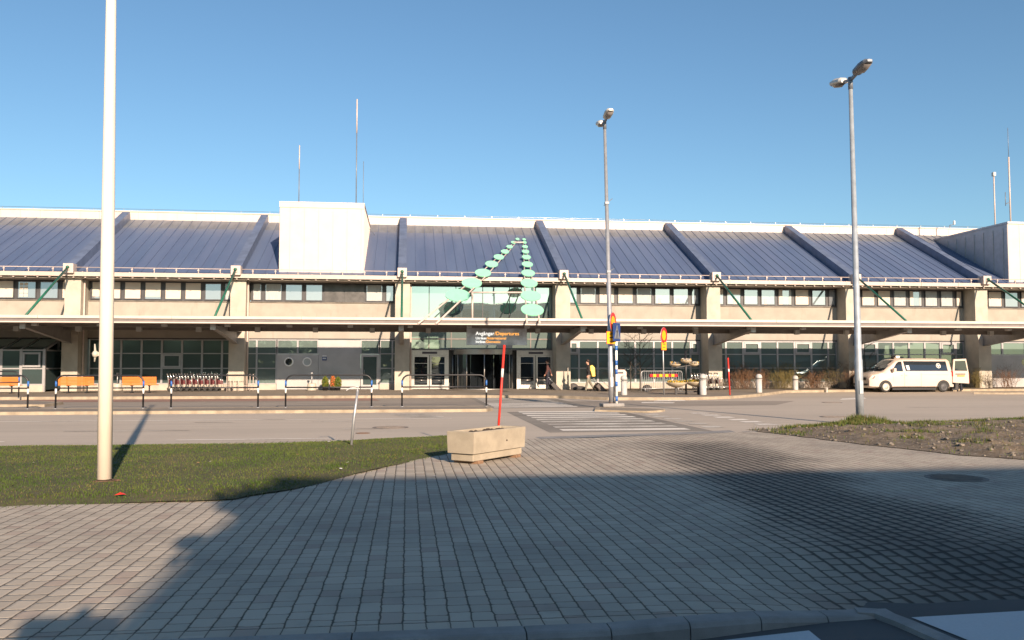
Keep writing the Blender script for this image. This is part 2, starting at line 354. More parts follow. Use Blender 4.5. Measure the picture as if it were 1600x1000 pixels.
M['flower_red'] = mat('orange_heather_flowers', (.60,.13,.05), .7, var=.4, scale=12)
M['leaf_pot'] = leaf_mat('pot_plant_leaves', (.06,.11,.02), (.20,.19,.03), 6)
M['thuja'] = leaf_mat('thuja_leaves', (.035,.065,.018), (.08,.105,.03), 5)
M['tree_leaf'] = leaf_mat('dark_tree_leaves', (.020,.034,.015), (.045,.060,.025), 1)
M['bark'] = mat('dark_bark', (.055,.042,.034), .9, var=.3, scale=9)
M['twig_red'] = mat('reddish_brown_twigs', (.155,.085,.048), .8, var=.35, scale=3)
M['twig_olive'] = mat('olive_twigs', (.165,.130,.050), .8, var=.35, scale=3)
M['twig_brown'] = mat('dark_brown_twigs', (.10,.075,.050), .8, var=.35, scale=3)
M['twig_grey'] = mat('grey_bare_twigs', (.075,.062,.052), .85, var=.3, scale=3)
M['ivory'] = mat('ivory_painted_steel', (.46,.42,.35), .5, var=.07, scale=6, dirt=(5,.58,.3))
M['bollard_white'] = mat('pale_grey_bollard_paint', (.42,.41,.39), .6, var=.08, scale=6, dirt=(5,.55,.35,(1,1,.5)))
M['triangle'] = mat('unlit_sign_triangle', (.20,.215,.24), .5)  # white triangle greyed in its colour, as if unlit
M['sleeve'] = mat('sunlit_edge_sleeves', (.085,.034,.030), .8)  # dark sleeves, reddened in the colour for sunlit arm edges
M['sign_face'] = mat('grey_blue_sign_face', (.52,.56,.62), .28, .0, var=.40, scale=1.3)
def lit_letters(name, col, s):
    m, t, b = NT(name); b.inputs['Base Color'].default_value = (*col,1); b.inputs['Emission Color'].default_value = (*col,1); b.inputs['Emission Strength'].default_value = s; return m
M['text_white'] = lit_letters('lit_white_lettering', (.85,.82,.74), .75); M['text_orange'] = lit_letters('lit_orange_lettering', (.95,.42,.08), .75)
M['plate_dark'] = mat('dark_door_plate', (.055,.045,.055), .5)
M['plaster'] = mat('car_park_concrete', (.30,.29,.27), .85, var=.12, scale=.8)
M['glass_up'] = glass('office_window_glass', (.20,.225,.245), .30, (.86,.90,1.0))
M['glass_big'] = glass('mirror_glazing', (.115,.150,.148), .42, (.74,.90,.90), .015, .006)
M['glass_low'] = glass('tinted_ground_floor_glass', (.120,.160,.148), .15, (.68,.86,.90))
M['glass_shaded'] = glass('shaded_ground_floor_glass', (.045,.066,.066), .08, (.60,.80,.84), .10)  # same glazing, with the solid canopy's shade put into its colour
M['glass_door'] = glass('entrance_door_glass', (.018,.022,.026), .13, (.75,.88,.95))
M['glass_van'] = glass('dark_car_glass', (.020,.026,.034), .10, (.75,.88,1.0))
M['glass_lid'] = glass('porthole_glass', (.035,.04,.045), .12)
def roof_mat():
    m, t, b = NT('standing_seam_roof'); e = E(t); p = e.pos()
    x, y, z = e.sep(p)
    c = e.mix(e.ramp(e.noise(p, .5, 5, stretch=(1.6,.25,.25)), .35, .65), (.098,.138,.235), (.124,.168,.270))
    k = e.white(e.comb(e.m('FLOOR', e.m('DIVIDE', x, .62)), 2.0))
    c = e.mix(e.m('MULTIPLY', k, .35), c, (.140,.165,.260))
    wz = e.ramp(e.m('ADD', z, e.m('MULTIPLY', e.m('SUBTRACT', e.noise(p, .9, 5), .5), 1.2)), 9.6, 10.9)       # greyer towards the ridge
    c = e.mix(e.m('MULTIPLY', wz, .55), c, (.20,.215,.245))
    t.links.new(c, b.inputs['Base Color']); b.inputs['Roughness'].default_value = .42; b.inputs['Metallic'].default_value = .25
    e.bump(e.noise(p, 1.1, 3), .10, .05, b); return m
M['roof'] = roof_mat()
M['roof_seam'] = mat('roof_seam', (.100,.138,.230), .5, .25, var=.15)
M['roof_rib'] = mat('roof_rib_sheet', (.145,.180,.265), .45, .25, var=.15, scale=2)
M['roof_top'] = mat('grey_ridge_sheet', (.185,.20,.225), .5, .3, var=.15, scale=1.6, stretch=(1.5,.4,.4))  # paler grey sheet along the ridge

M['leaf_fallen'] = mat('dry_fallen_leaf', (.24,.15,.07), .8, var=.4, scale=9)
M['paper'] = mat('paper_scrap', (.62,.60,.56), .8)
M['manhole'] = mat('cast_iron_cover', (.175,.150,.130), .7, .1, var=.25, scale=6, fine=.4, bscale=60)
# ------------------------------------------------------------------ the setting: ground, roads, paving
RZ, NZ, TZ, IZ = -0.05, -0.10, 0.08, 0.05        # far road, near road, terminal pavement, islands
def sheet(name, pts, z, m, kind='structure', label=None):
    b = MB(); b.add([(p[0],p[1],z) for p in pts], [tuple(range(len(pts)))])
    o = b.build(name, m); 
    if o.data.polygons[0].normal.z < 0: o.data.flip_normals()
    return tag(o, kind=kind)
def slab(name, pts, z0, z1, mats, label=None, kerb=0.14):    # raised area with a kerb stone edge of its own material
    pts = [Vector((p[0],p[1],0)) for p in pts]
    if sum((pts[i].x*pts[(i+1)%len(pts)].y-pts[(i+1)%len(pts)].x*pts[i].y) for i in range(len(pts))) < 0: pts.reverse()
    n = len(pts); inner = []
    for i in range(n):
        a, c, d = pts[i-1], pts[i], pts[(i+1)%n]
        u = (c-a).normalized(); v = (d-c).normalized(); nn = (Vector((-u.y,u.x,0))+Vector((-v.y,v.x,0))); nn = nn/max(.35, nn.length_squared/2)
        inner.append(c + nn*kerb)
    b = MB()
    b.add([(p.x,p.y,z1-.004) for p in inner], [tuple(range(n))], 0)
    vs = [(p.x,p.y,z0) for p in pts] + [(p.x+(q.x-p.x)*.12,p.y+(q.y-p.y)*.12,z1) for p, q in zip(pts, inner)] + [(p.x,p.y,z1) for p in inner] + [(p.x,p.y,z1-.02) for p in inner]
    fs = []
    for i in range(n):
        j = (i+1)%n; fs += [(i,j,n+j,n+i), (n+i,n+j,2*n+j,2*n+i), (2*n+i,2*n+j,3*n+j,3*n+i)]
    b.add(vs, fs, 1)
    return tag(b.build(name, mats), kind='structure')
sheet('ground', [(-400,-400),(400,-400),(400,500),(-400,500)], -0.30, M['ground'])
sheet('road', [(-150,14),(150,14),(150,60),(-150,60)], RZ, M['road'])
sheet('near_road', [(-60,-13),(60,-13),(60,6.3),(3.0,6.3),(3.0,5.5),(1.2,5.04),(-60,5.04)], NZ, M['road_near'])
from mathutils import noise as mn
# brick paving: one relief sheet that drops to the road at the crossing on the right
FAR = [(-40,15.5),(-20,16.2),(-7.7,17.2),(0.9,18.35),(2.5,17.75),(4.0,17.9),(7.8,19.0),(12.3,21.6),(17.6,22.3),(40,24)]
def fary(x):
    for (a, ya), (c, yc) in zip(FAR, FAR[1:]):
        if a <= x <= c: return ya+(yc-ya)*(x-a)/(c-a)
def sst(t): t = max(0, min(1, t)); return t*t*(3-2*t)
def pz(x, y): return -.034*sst((x-3.0)/.3)*sst((5.80+.25*mn.noise((x*1.7,0,3))-y)/.45) -0.088*sst((x-1.75)/1.3)*sst((7.05-y)/1.15)
def yk(x): return 5.10+.36*sst((x-1.1)/2.0)
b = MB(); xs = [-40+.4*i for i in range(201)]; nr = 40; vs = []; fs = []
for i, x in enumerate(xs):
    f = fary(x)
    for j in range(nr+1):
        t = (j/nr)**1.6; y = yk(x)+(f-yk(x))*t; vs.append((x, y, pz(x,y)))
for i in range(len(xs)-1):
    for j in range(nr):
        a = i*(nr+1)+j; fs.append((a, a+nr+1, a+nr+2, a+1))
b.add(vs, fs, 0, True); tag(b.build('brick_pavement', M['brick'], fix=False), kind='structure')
# granite strip at the far end of the paving
sheet('granite_strip', [G(845,686),G(960,682),G(1060,679.5),G(1150,675.5),G(1140,672.5),G(1050,676),G(955,679),G(835,683)], .004, M['kerb_grey'])
# near kerb: single stones, the last ones sinking to the road
b = MB(); x = -30.3; random.seed(3)
while x < 2.9:
    L = 1.0 if x < .6 else .5; xe = x+L-.008
    za, zb = pz(max(x,-9),5.1), pz(xe,5.1)
    za = -.085*sst((x-1.75)/1.3); zb = -.085*sst((xe-1.75)/1.3)
    pts = []
    for xx, zz in ((x,za),(xe,zb)):
        o = yk(xx)-5.112; pts += [(xx,4.965+o,-.2),(xx,4.968+o,zz-.03),(xx,4.985+o,zz-.006),(xx,5.0+o,zz+.002),(xx,5.115+o,zz+.004),(xx,5.115+o,-.2)]
    b.add(pts, [(0,1,7,6),(1,2,8,7),(2,3,9,8),(3,4,10,9),(4,5,11,10),(0,5,4,3,2,1),(6,7,8,9,10,11)])
    x += L
tag(b.build('kerb', M['kerb_grey']), kind='structure')
b = MB()
c0 = Vector((2.72,5.06,-.088)); path = [Vector((2.95,5.40,-.088)), Vector((3.08,5.36,-.09)), Vector((3.13,5.15,-.092)), Vector((3.17,4.8,-.094)), Vector((3.22,4.5,-.095)), Vector((3.3,4.1,-.095)), Vector((3.4,3.5,-.095))]
for p, q in zip(path, path[1:]): b.bar(p, q+(q-p)*.04, .12, .05)
tag(b.build('dropped_kerb', M['kerb_grey']), kind='structure')
def quad(name, px, z, m): return sheet(name, [G(x,y,z) for x,y in px], z+.004, M[m])
sheet('road_marking', [tuple(G(*q,NZ)[:2]) for q in ((1424,966),(1680,951),(1800,1015),(1516,1003))], NZ+.006, M['paint_near'])
sheet('road_marking', [tuple(G(*q,NZ)[:2]) for q in ((1128,1002),(1264,986.5),(1330,1040),(1150,1060))], NZ+.006, M['paint_near'])
# far road paint
def line(x0, x1, Y, wd, m='paint'): sheet('road_marking', [(x0,Y-wd/2),(x1,Y-wd/2),(x1,Y+wd/2),(x0,Y+wd/2)], RZ+.006, M[m])
line(-40, XA(245,18.1,690), 17.75, .15)
line(XA(283,19.4,685), XA(527,19.4,684), 18.95, .13); line(XA(-120,19.4,685), XA(22,19.4,685), 18.95, .13)
line(XA(115,22.3,668), XA(305,22.3,668), 21.7, .12, 'paint_faded'); line(XA(537,22.3,668), XA(600,22.3,668), 21.7, .12, 'paint_faded'); line(XA(-160,22.3,668), XA(10,22.3,668), 21.7, .12, 'paint_faded')
line(-40, XA(705,26,652), 25.6, .15)
line(XA(310,25,655), XA(370,25,655), 24.6, .12, 'paint_faded'); line(XA(490,25,655), XA(552,25,655), 24.6, .12, 'paint_faded')
for k in range(4): line(XA(632,26+k*.55,650)-k*.15, XA(694,26+k*.55,650)-k*.2, 26.3+k*.55, .33, 'paint_faded')
line(XA(1440,29,640), XA(1600,30,640)+8, 30.0, .13, 'paint_faded')
# zebra crossing: dark patches, stripes running with the traffic, cycle squares beside it
sheet('crossing_patch', [(3.35,20.0),(7.35,20.0),(7.35,28.75),(3.35,28.75)], RZ+.003, M['patch'])
sheet('crossing_patch', [(3.0,31.4),(7.0,31.4),(7.0,41.2),(3.0,41.2)], RZ+.003, M['patch'])
y = 20.45; k = 0
while y < 28.6:
    line(3.75, 6.95, y+.25, .5, 'paint' if k in (0,5,6,7,8) else 'paint_faded'); y += 1.0; k += 1
y = 31.9
while y < 41.0: line(3.25, 6.45, y+.25, .5, 'paint' if y < 35 else 'paint_faded'); y += 1.0
for y in (21.3,22.4,23.5,24.6,25.7,26.8,27.9): line(7.55, 8.05, y, .5, 'paint_faded')
for y in (22.0,23.0,24.0,25.1,26.2,27.3): line(9.3, 9.85, y, .5, 'paint')
quad('road_marking', [(1004,628.5),(1055,628.8),(1052,630),(1001,629.8)], RZ+.002, 'paint')
quad('road_marking', [(1020,627.3),(1030,625.2),(1068,624.6),(1072,626.4)], RZ+.002, 'paint')
quad('road_marking', [(1312,624.6),(1316,622.8),(1350,621.0),(1354,622.6),(1338,624.2)], RZ+.002, 'paint')
def manhole(px, py, r, z, m):
    p = G(px,py,z); b = MB(); b.lathe([(0,.006),(r*.86,.006),(r*.88,.001),(r*.92,.001),(r*.94,.007),(r,.007),(r,-.02)], (p.x,p.y,z), 28)
    for a in range(-4,5):
        hw = math.sqrt(max(0,(r*.8)**2-(a*r*.17)**2)); b.box(p.x-hw,p.x+hw,p.y+a*r*.17-r*.03,p.y+a*r*.17+r*.03,z+.005,z+.011)
    return b.build('manhole_cover', m)
for (px,py,r,z,mm,lb) in ((610,668,.46,RZ,'manhole','manhole cover in the far road behind the bent post'),(567,677,.17,RZ,'rust','small round valve cover in the road right of the bent post'),
        (1494,747,.40,0,'manhole','round manhole cover in the shaded brick paving at right'),(1300,629,.42,RZ,'manhole','manhole cover in the asphalt in front of the pale bollards'),(1303,651.5,.42,RZ,'manhole','manhole cover in the road left of the street lamp by the verge')):
    tag(manhole(px,py,r,z,M[mm]), lb, 'manhole cover', 'manhole covers')
# islands, bus lane, terminal pavement
sheet('bus_lane', [(-60,31.0),(3.1,31.0),(3.1,41.6),(-60,41.6)], RZ+.002, M['lane'])
sheet('red_lane_strip', [(-60,38.6),(-1.2,38.6),(-1.6,41.4),(-60,41.4)], RZ+.006, M['red_asphalt'])
sheet('bus_lane', [(6.9,31.6),(14.5,32.4),(17,36),(6.9,37)], RZ+.002, M['lane'])
slab('traffic_island', [(-60,29.0),(2.7,29.0),(3.0,29.8),(3.0,31.2),(-60,31.2)], -.2, IZ, (M['pave'], M['kerb_yellow']), kerb=.22)
slab('traffic_island', [G(-60,632,IZ),G(70,632,IZ),G(86,630,IZ),G(100,628,IZ),G(60,626,IZ),G(-60,625,IZ)], -.2, IZ, (M['pave'], M['kerb_yellow']), kerb=.2)
slab('traffic_island', [G(928,638.5,IZ),G(1012,640.5,IZ),G(1036,639,IZ),G(1040,637.5,IZ),G(1010,636,IZ),G(930,634,IZ)], -.2, 0.01, (M['pave'], M['kerb_yellow']), kerb=.2)
slab('traffic_island', [(30.6,43.2),(32,42.6),(70,42.8),(70,44.3),(32,44.3)], -.2, IZ, (M['pave'], M['kerb_yellow']), kerb=.25)
slab('terminal_pavement', [(-60,41.5),(2.6,41.5),(7.2,40.2),(9,37.8),(12.6,37.4),(15,38.6),(17.2,40.8),(19.2,43.4),(21.5,46.6),(28,48.0),(70,48.6),(70,60),(-60,60)], -.2, TZ, (M['pave'], M['kerb_yellow']), kerb=.28)
# planting bed along the right-hand bays
sheet('planting_bed', [(10.2,48.4),(22,49.0),(60,49.6),(60,51.4),(10.2,51.4)], TZ+.012, M['bed'])

# ------------------------------------------------------------------ lawn and verge
def poly_contains(P, x, y):
    c = False; n = len(P)
    for i in range(n):
        x1,y1 = P[i][0],P[i][1]; x2,y2 = P[i-1][0],P[i-1][1]
        if (y1 > y) != (y2 > y) and x < (x2-x1)*(y-y1)/(y2-y1)+x1: c = not c
    return c
from mathutils import noise as mn
LAWN = [(-34,11.0)] + [tuple(G(x,y)[:2]) for x,y in ((0,794),(100,789.5),(200,786.5),(300,785),(365,781),(420,772),(480,761),(540,745),(600,731),(640,722),(700,709),(760,693),(738,684),(700,681.5),(640,684),(550,688.5),(420,693),(245,695.5),(0,697.5))] + [(-34,15.8)]
VERGE = [tuple(G(x,y)[:2]) for x,y in ((1168,672.5),(1250,682.5),(1300,689),(1400,700.5),(1500,711.5),(1600,718.5))] + [(16,10.2),(30,11.5),(30,23.5)] + [tuple(G(x,y)[:2]) for x,y in ((1600,655.5),(1500,660),(1420,663.5),(1330,661),(1260,667.5))]
def ragged(P, amp, step):
    out = []
    for i in range(len(P)):
        a = Vector(P[i]); c = Vector(P[(i+1)%len(P)]); n = max(1, int((c-a).length/step))
        for k in range(n):
            q = a.lerp(c, k/n); out.append((q.x+amp*mn.noise((q.x*3,q.y*3,1))+amp*.5*mn.noise((q.x*11,q.y*11,4)), q.y+amp*mn.noise((q.x*3,q.y*3,8))+amp*.6*mn.noise((q.x*11,q.y*11,5))))
    return out
def edge_d(P, x, y):
    d = 1e9; n = len(P); q = Vector((x,y))
    for i in range(n):
        a = Vector(P[i-1]); c = Vector(P[i]); t = max(0,min(1,(q-a).dot(c-a)/max(1e-9,(c-a).length_squared))); d = min(d,(a+(c-a)*t-q).length)
    return d
from mathutils import noise as mn
LAMPB = G(1344,656,.08)
def lawn_z(x,y): return .006+.045*sst(edge_d(LAWN,x,y)/.6)+.03*mn.noise((x*.6,y*.6,0))
def verge_z(x,y):
    k = sst(edge_d(VERGE,x,y)/.9)
    h = .012+.07*k+k*(.07*mn.noise((x*1.2,y*1.2,3))+.06*mn.noise((x*3.3,y*3.3,7))+.035*mn.noise((x*9,y*9,1)))
    d = math.hypot(x-LAMPB.x,y-LAMPB.y); return h+.13*math.exp(-(d/.75)**2)
def relief(name, P, zf, m, step):
    bm = bmesh.new(); x0=min(p[0] for p in P); x1=max(p[0] for p in P); y0=min(p[1] for p in P); y1=max(p[1] for p in P)
    vs=[bm.verts.new((p[0],p[1],0)) for p in P]; f=bm.faces.new(vs)
    g = bm.faces[:]
    x = x0+step
    while x < x1:
        bmesh.ops.bisect_plane(bm, geom=bm.verts[:]+bm.edges[:]+bm.faces[:], plane_co=(x,0,0), plane_no=(1,0,0)); x += step
    y = y0+step
    while y < y1:
        bmesh.ops.bisect_plane(bm, geom=bm.verts[:]+bm.edges[:]+bm.faces[:], plane_co=(0,y,0), plane_no=(0,1,0)); y += step
    for v in bm.verts: v.co.z = zf(v.co.x,v.co.y)
    b = MB(); b.bm(bm,0,True); o=b.build(name,m)
    if sum(p.normal.z for p in o.data.polygons) < 0: o.data.flip_normals()
    return tag(o, kind='structure')
relief('lawn', ragged(LAWN,.05,.15), lawn_z, M['lawn'], .4)
relief('gravel_verge', ragged(VERGE,.09,.15), verge_z, M['verge'], .12)
def blades(name, mats, pts, h0, h1, wd, rnd, lean=.5):
    vs=[]; fs=[]; ms=[]
    for (x,y,z,sc,mi) in pts:
        a=rnd.random()*6.283; h=(h0+(h1-h0)*rnd.random())*sc; l=lean*h*rnd.random(); la=rnd.random()*6.283
        c,s=math.cos(a)*wd*(.6+.8*rnd.random()),math.sin(a)*wd; o=len(vs)
        vs+= [(x-c,y-s,z-.01),(x+c,y+s,z-.01),(x+math.cos(la)*l,y+math.sin(la)*l,z+h)]; fs.append((o,o+1,o+2)); ms.append(mi)
    me=bpy.data.meshes.new(name); me.from_pydata(vs,[],fs)
    for mm in mats: me.materials.append(mm)
    me.polygons.foreach_set('material_index',ms); me.update(); ob=bpy.data.objects.new(name,me); COL.objects.link(ob); return ob
rnd = random.Random(11); pts=[]
x0,x1,y0,y1=-13.5,2.2,9.6,19.0
while len(pts) < 120000:
    x=x0+(x1-x0)*rnd.random(); y=y0+(y1-y0)*rnd.random()
    jx, jy = x+.05*rnd.gauss(0,1)*(rnd.random()<.5), y+.045*rnd.gauss(0,1)*(rnd.random()<.5)
    if not poly_contains(LAWN,jx,jy): continue
    k=mn.noise((x*.7,y*.7,9))+.5*mn.noise((x*2.3,y*2.3,2)); pts.append((x,y,lawn_z(x,y) if poly_contains(LAWN,x,y) else .0,.75+.5*k+.25, 1 if rnd.random()<.14-.4*k else 0))
tag(blades('grass', (M['grass'],M['grass_dry']), pts, .010,.030,.0060,rnd), 'short green grass growing on the lawn beside the brick paving', 'grass', kind='stuff')
pts=[]
while len(pts) < 14000:
    x=5.5+13*rnd.random(); y=12+11*rnd.random()
    if not poly_contains(VERGE,x,y): continue
    d=math.hypot(x-LAMPB.x,y-LAMPB.y); e=edge_d(VERGE[-6:]+VERGE[:1],x,y) if False else 0
    far = (y-(19.3+(x-7.5)*.33))                       # green strip on the road side
    k=mn.noise((x*.9,y*.9,5))
    pr = 1.0 if d<.9 else ((.9 if x>8.6+1.5*k else .05) if far>-.8 else (.30 if k>.30 else .02))
    if rnd.random() < pr: pts.append((x,y,verge_z(x,y), 1.7 if d<.75 else .8+.4*rnd.random(), 1 if rnd.random()<.4 else 0))
tag(blades('verge_grass', (M['grass'],M['grass_dry']), pts, .03,.10,.009,rnd), 'thin grass and weeds growing through the gravel verge', 'grass', kind='stuff')
b=MB(); rl=random.Random(31)
for _ in range(170):
    x=-12+15*rl.random(); y=6+11*rl.random()
    if poly_contains(LAWN,x,y): z=.065
    elif y < 9.5 or rl.random() < .6: continue
    else: z=.008
    a=rl.random()*6.28; s=.018+.022*rl.random(); c_,s_=math.cos(a)*s,math.sin(a)*s
    b.add([(x-c_,y-s_,z),(x+s_*.6,y-c_*.6,z+.012*rl.random()),(x+c_,y+s_,z+.01),(x-s_*.6,y+c_*.6,z+.015*rl.random())],[(0,1,2,3)],0 if rl.random()<.8 else 1)
tag(b.build('fallen_leaves',(M['leaf_fallen'],M['paper']),fix=False),'dry fallen leaves and paper scraps scattered over the lawn and paving','leaves',kind='stuff')
b=MB(); n=0
while n < 1500:
    x=5.5+12.5*rnd.random(); y=12+11*rnd.random()
    if not poly_contains(VERGE,x,y): continue
    r=.010+.035*rnd.random()**3; bm=bmesh.new(); bmesh.ops.create_icosphere(bm,subdivisions=1,radius=r)
    for v in bm.verts: v.co=Vector((v.co.x*(1+.5*rnd.random()),v.co.y*(1+.5*rnd.random()),v.co.z*.7))*(.8+.4*rnd.random())+Vector((x,y,verge_z(x,y)+r*.3))
    b.bm(bm); n+=1
tag(b.build('gravel', M['stone'], fix=False), 'loose grey gravel and stones strewn over the verge', 'gravel', kind='stuff')
# ------------------------------------------------------------------ the terminal building
BO = Vector((9.0, 51.0, TZ))
term = thing('airport_terminal', 'long two-storey terminal with blue metal roof, raised ribs, cream concrete and entrance canopy', 'building', BO)
def part(name, b, m, parent=None, label=None):
    o = b.build(name, m, parent or term, off=BO)
    if label: o['label'] = label
    return o
YC, YWL = 50.1, 51.5                                    # column fronts, window wall
CX = [XA(p, 49.8) for p in (104,366.5,627.5,881,1120,1340,1544)]
CX = [CX[0]-19.0, CX[0]-9.5] + CX + [CX[-1]+9.3, CX[-1]+18.6]
XL, XR = CX[0]-.6, CX[-1]+.6
ZE = 6.45                                               # eaves soffit
NB = len(CX)-1
# columns (fins), their heads, downpipes
for i, x in enumerate(CX):
    b = MB(); b.prism([(YC,TZ),(YC,3.2),(YC+.22,3.9),(YC+.22,ZE),(YWL+.3,ZE),(YWL+.3,TZ)], 'x', x-.40, x+.46)
    part('column', b, M['column'])
    b = MB(); b.tube([(x+.52,YC+.6,ZE),(x+.52,YC+.6,TZ)], .05, 8); part('downpipe', b, M['white_metal'])
    b = MB(); b.cbox(x-.27,x+.27,49.62,50.2,6.62,7.16,.02); b.cbox(x-.12,x+.12,49.56,49.63,6.78,7.02,.01); part('rib_head', b, M['white_metal'])
    b = MB(); b.tube([(x,49.6,6.93),(x+.02,44.35,3.88)], .062, 10); b.ball((x,49.55,6.93),.10); part('tie_rod', b, M['green_steel'])
    b = MB(); b.bar((x,50.0,6.86),(x,59.25,11.5),.48,.50); part('roof_rib', b, M['roof_rib'])
    b = MB(); b.prism([(50.6,2.72),(50.6,3.58),(44.3,3.585),(44.3,3.42)], 'x', x-.08, x+.08)
    b.bar((x,44.3,3.40),(x,50.5,2.70),.26,.035); part('canopy_bracket', b, M['beam'])
    b = MB(); b.cbox(x-.13,x+.13,44.2,44.3,3.30,3.588,.008); part('bracket_end', b, M['beam_end'])
# roof: main slope with standing seams, paler top strip, white parapet
b = MB(); s0, s1, s2 = (50.05,6.62), (57.8,10.47), (59.3,11.24)
b.add([(XL,s0[0],s0[1]),(XR,s0[0],s0[1]),(XR,s1[0],s1[1]),(XL,s1[0],s1[1])], [(0,1,2,3)], 0)
b.add([(XL,s0[0],s0[1]-.12),(XR,s0[0],s0[1]-.12),(XR,66,s0[1]-.12),(XL,66,s0[1]-.12)], [(3,2,1,0)], 0)
x = XL+.3
while x < XR:
    b.bar((x,s0[0],s0[1]+.010),(x,s1[0],s1[1]+.010),.030,.034,1); x += .62
part('roof', b, (M['roof'], M['roof_seam']))
b = MB(); b.add([(XL,s1[0],s1[1]),(XR,s1[0],s1[1]),(XR,s2[0],s2[1]),(XL,s2[0],s2[1])], [(0,1,2,3)], 0)
x = XL+.3
while x < XR: b.bar((x,s1[0],s1[1]+.012),(x,s2[0],s2[1]+.012),.022,.03,1); x += .62
part('ridge_flashing', b, (M['roof_top'], M['roof_seam']))
b = MB(); b.box(XL,XR,59.3,59.6,11.2,11.76,0); b.box(XL,XR,59.24,66,11.76,11.83,0); b.box(XL,XR,59.6,66,6.4,11.76,0)
x = XL+.5
while x < XR: b.box(x,x+.02,59.285,59.3,11.24,11.76,1); x += 1.24
b.box(XL,XR,59.27,59.3,11.22,11.26,1)
part('parapet', b, (M['white_panel'], M['frame_grey']))
b = MB(); b.tube([(XL,59.3,11.95),(XR,59.3,11.95)],.012,5); x = XL+.4
while x < XR: b.box(x-.012,x+.012,59.29,59.31,11.83,11.97); x += 1.9
part('parapet_cable', b, M['steel'])
# gutter, soffit, snow rail
b = MB(); b.prism([(49.85,6.48),(49.85,6.70),(49.89,6.72),(49.91,6.60),(50.06,6.58),(50.06,6.48)], 'x', XL, XR)
x = XL+.3
while x < XR: b.box(x-.03,x+.03,49.83,49.86,6.47,6.73); x += 2.5
part('gutter', b, M['gutter'])
b = MB(); b.box(XL,XR,50.06,YWL+.3,6.38,6.46,0)
x = XL+.2
while x < XR: b.box(x,x+.09,49.95,50.04,6.40,6.476,1); x += .63
part('eaves', b, (M['eaves'], M['gutter']))
b = MB()
for a, c in zip(CX, CX[1:]):
    b.tube([(a+.3,49.95,6.98),(c-.3,49.95,6.98)],.022,6); k = 7
    for j in range(k):
        xx = a+.9+(c-a-1.8)*j/(k-1); b.box(xx-.018,xx+.018,49.93,49.97,6.70,6.98); b.box(xx-.05,xx+.05,49.9,49.98,6.86,6.91)
part('snow_rail', b, M['white_metal'])
# upper storey
def bay(i): return CX[i]+.60, CX[i+1]-.48
def pane_edges(i):
    a, c = bay(i); p = (c-a)/7.05; return [a+.02] + [a+.55*p+p*k for k in range(7)] + [c-.02]
STATES = ['BBGGBBLG','BBLGBPGB','BBBBBBGL','LLGGDDLG','','GLBBLWWG','HHGWCBGG','LBBLCLLB','LBGBGLBG','BLGBLGBL']
for i in range(NB):
    if i == 4: continue
    a, c = bay(i)
    b = MB(); b.box(CX[i]+.3,CX[i+1]-.2,YWL,YWL+.35,3.10,5.23); part('wall', b, M['concrete'])
    b = MB(); b.box(a-.06,c+.06,YWL-.03,YWL+.3,5.232,6.379); b.box(a-.1,c+.1,YWL-.07,YWL,5.205,5.245,1); part('window_band', b, (M['frame_dark'], M['eaves']))
    E_ = pane_edges(i)
    for k in range(8):
        st = STATES[i][k] if k < len(STATES[i]) else 'G'
        x0, x1 = E_[k]+.13, E_[k+1]-.13
        if k == 0: x0 = E_[0]+.05
        if k == 7: x1 = E_[8]-.05
        z0, z1 = 5.36, 6.30
        f = MB()
        if st == 'D':
            f.box(E_[k]+.01,E_[k+1]-.01,YWL-.06,YWL-.03,5.26,6.36); part('blank_panel', f, M['dark_panel']); continue
        for (u0,u1,w0,w1) in ((x0-.05,x0,z0-.05,z1+.05),(x1,x1+.05,z0-.05,z1+.05),(x0,x1,z0-.05,z0),(x0,x1,z1,z1+.05)): f.box(u0,u1,YWL-.085,YWL-.025,w0,w1)
        wf = part('window', f, M['frame_dark'])
        p = MB(); p.box(x0-.01,x1+.01,YWL-.048,YWL-.031,z0-.01,z1+.01); part('pane', p, M['glass_up'], wf)
        q = MB()
        def bl(u0,u1,w0,w1,m='blind'): q.box(u0,u1,YWL-.057,YWL-.050,w0,w1, 1 if m != 'blind' else 0)
        hh = (z1-z0)
        if st == 'B': bl(x0+.01,x1-.01,z0+(.02 if k%3 else .12),z1)
        elif st == 'H': bl(x0+.01,x1-.01,z1-hh*.38,z1)
        elif st == 'L': bl(x0+.03,x1-.03,z0,z1,'c')
        elif st == 'C': bl(x0+.02,x0+(x1-x0)*.30,z0,z1); bl(x0+(x1-x0)*.80,x1-.02,z0,z1,'c')
        elif st == 'W': bl(x0+(x1-x0)*.2,x0+(x1-x0)*.42,z0,z0+hh*.34)
        elif st == 'P':
            for u in range(2):
                for v_ in range(4): bl(x0+.08+u*.24,x0+.28+u*.24,z0+.06+v_*.21,z0+.23+v_*.21)
        if st == 'H' and k: bl(x0+(x1-x0)*.45,x0+(x1-x0)*.7,z0,z0+hh*.4)
        if q.v: part('blind', q, (M['blind'], M['blind_light']), wf)
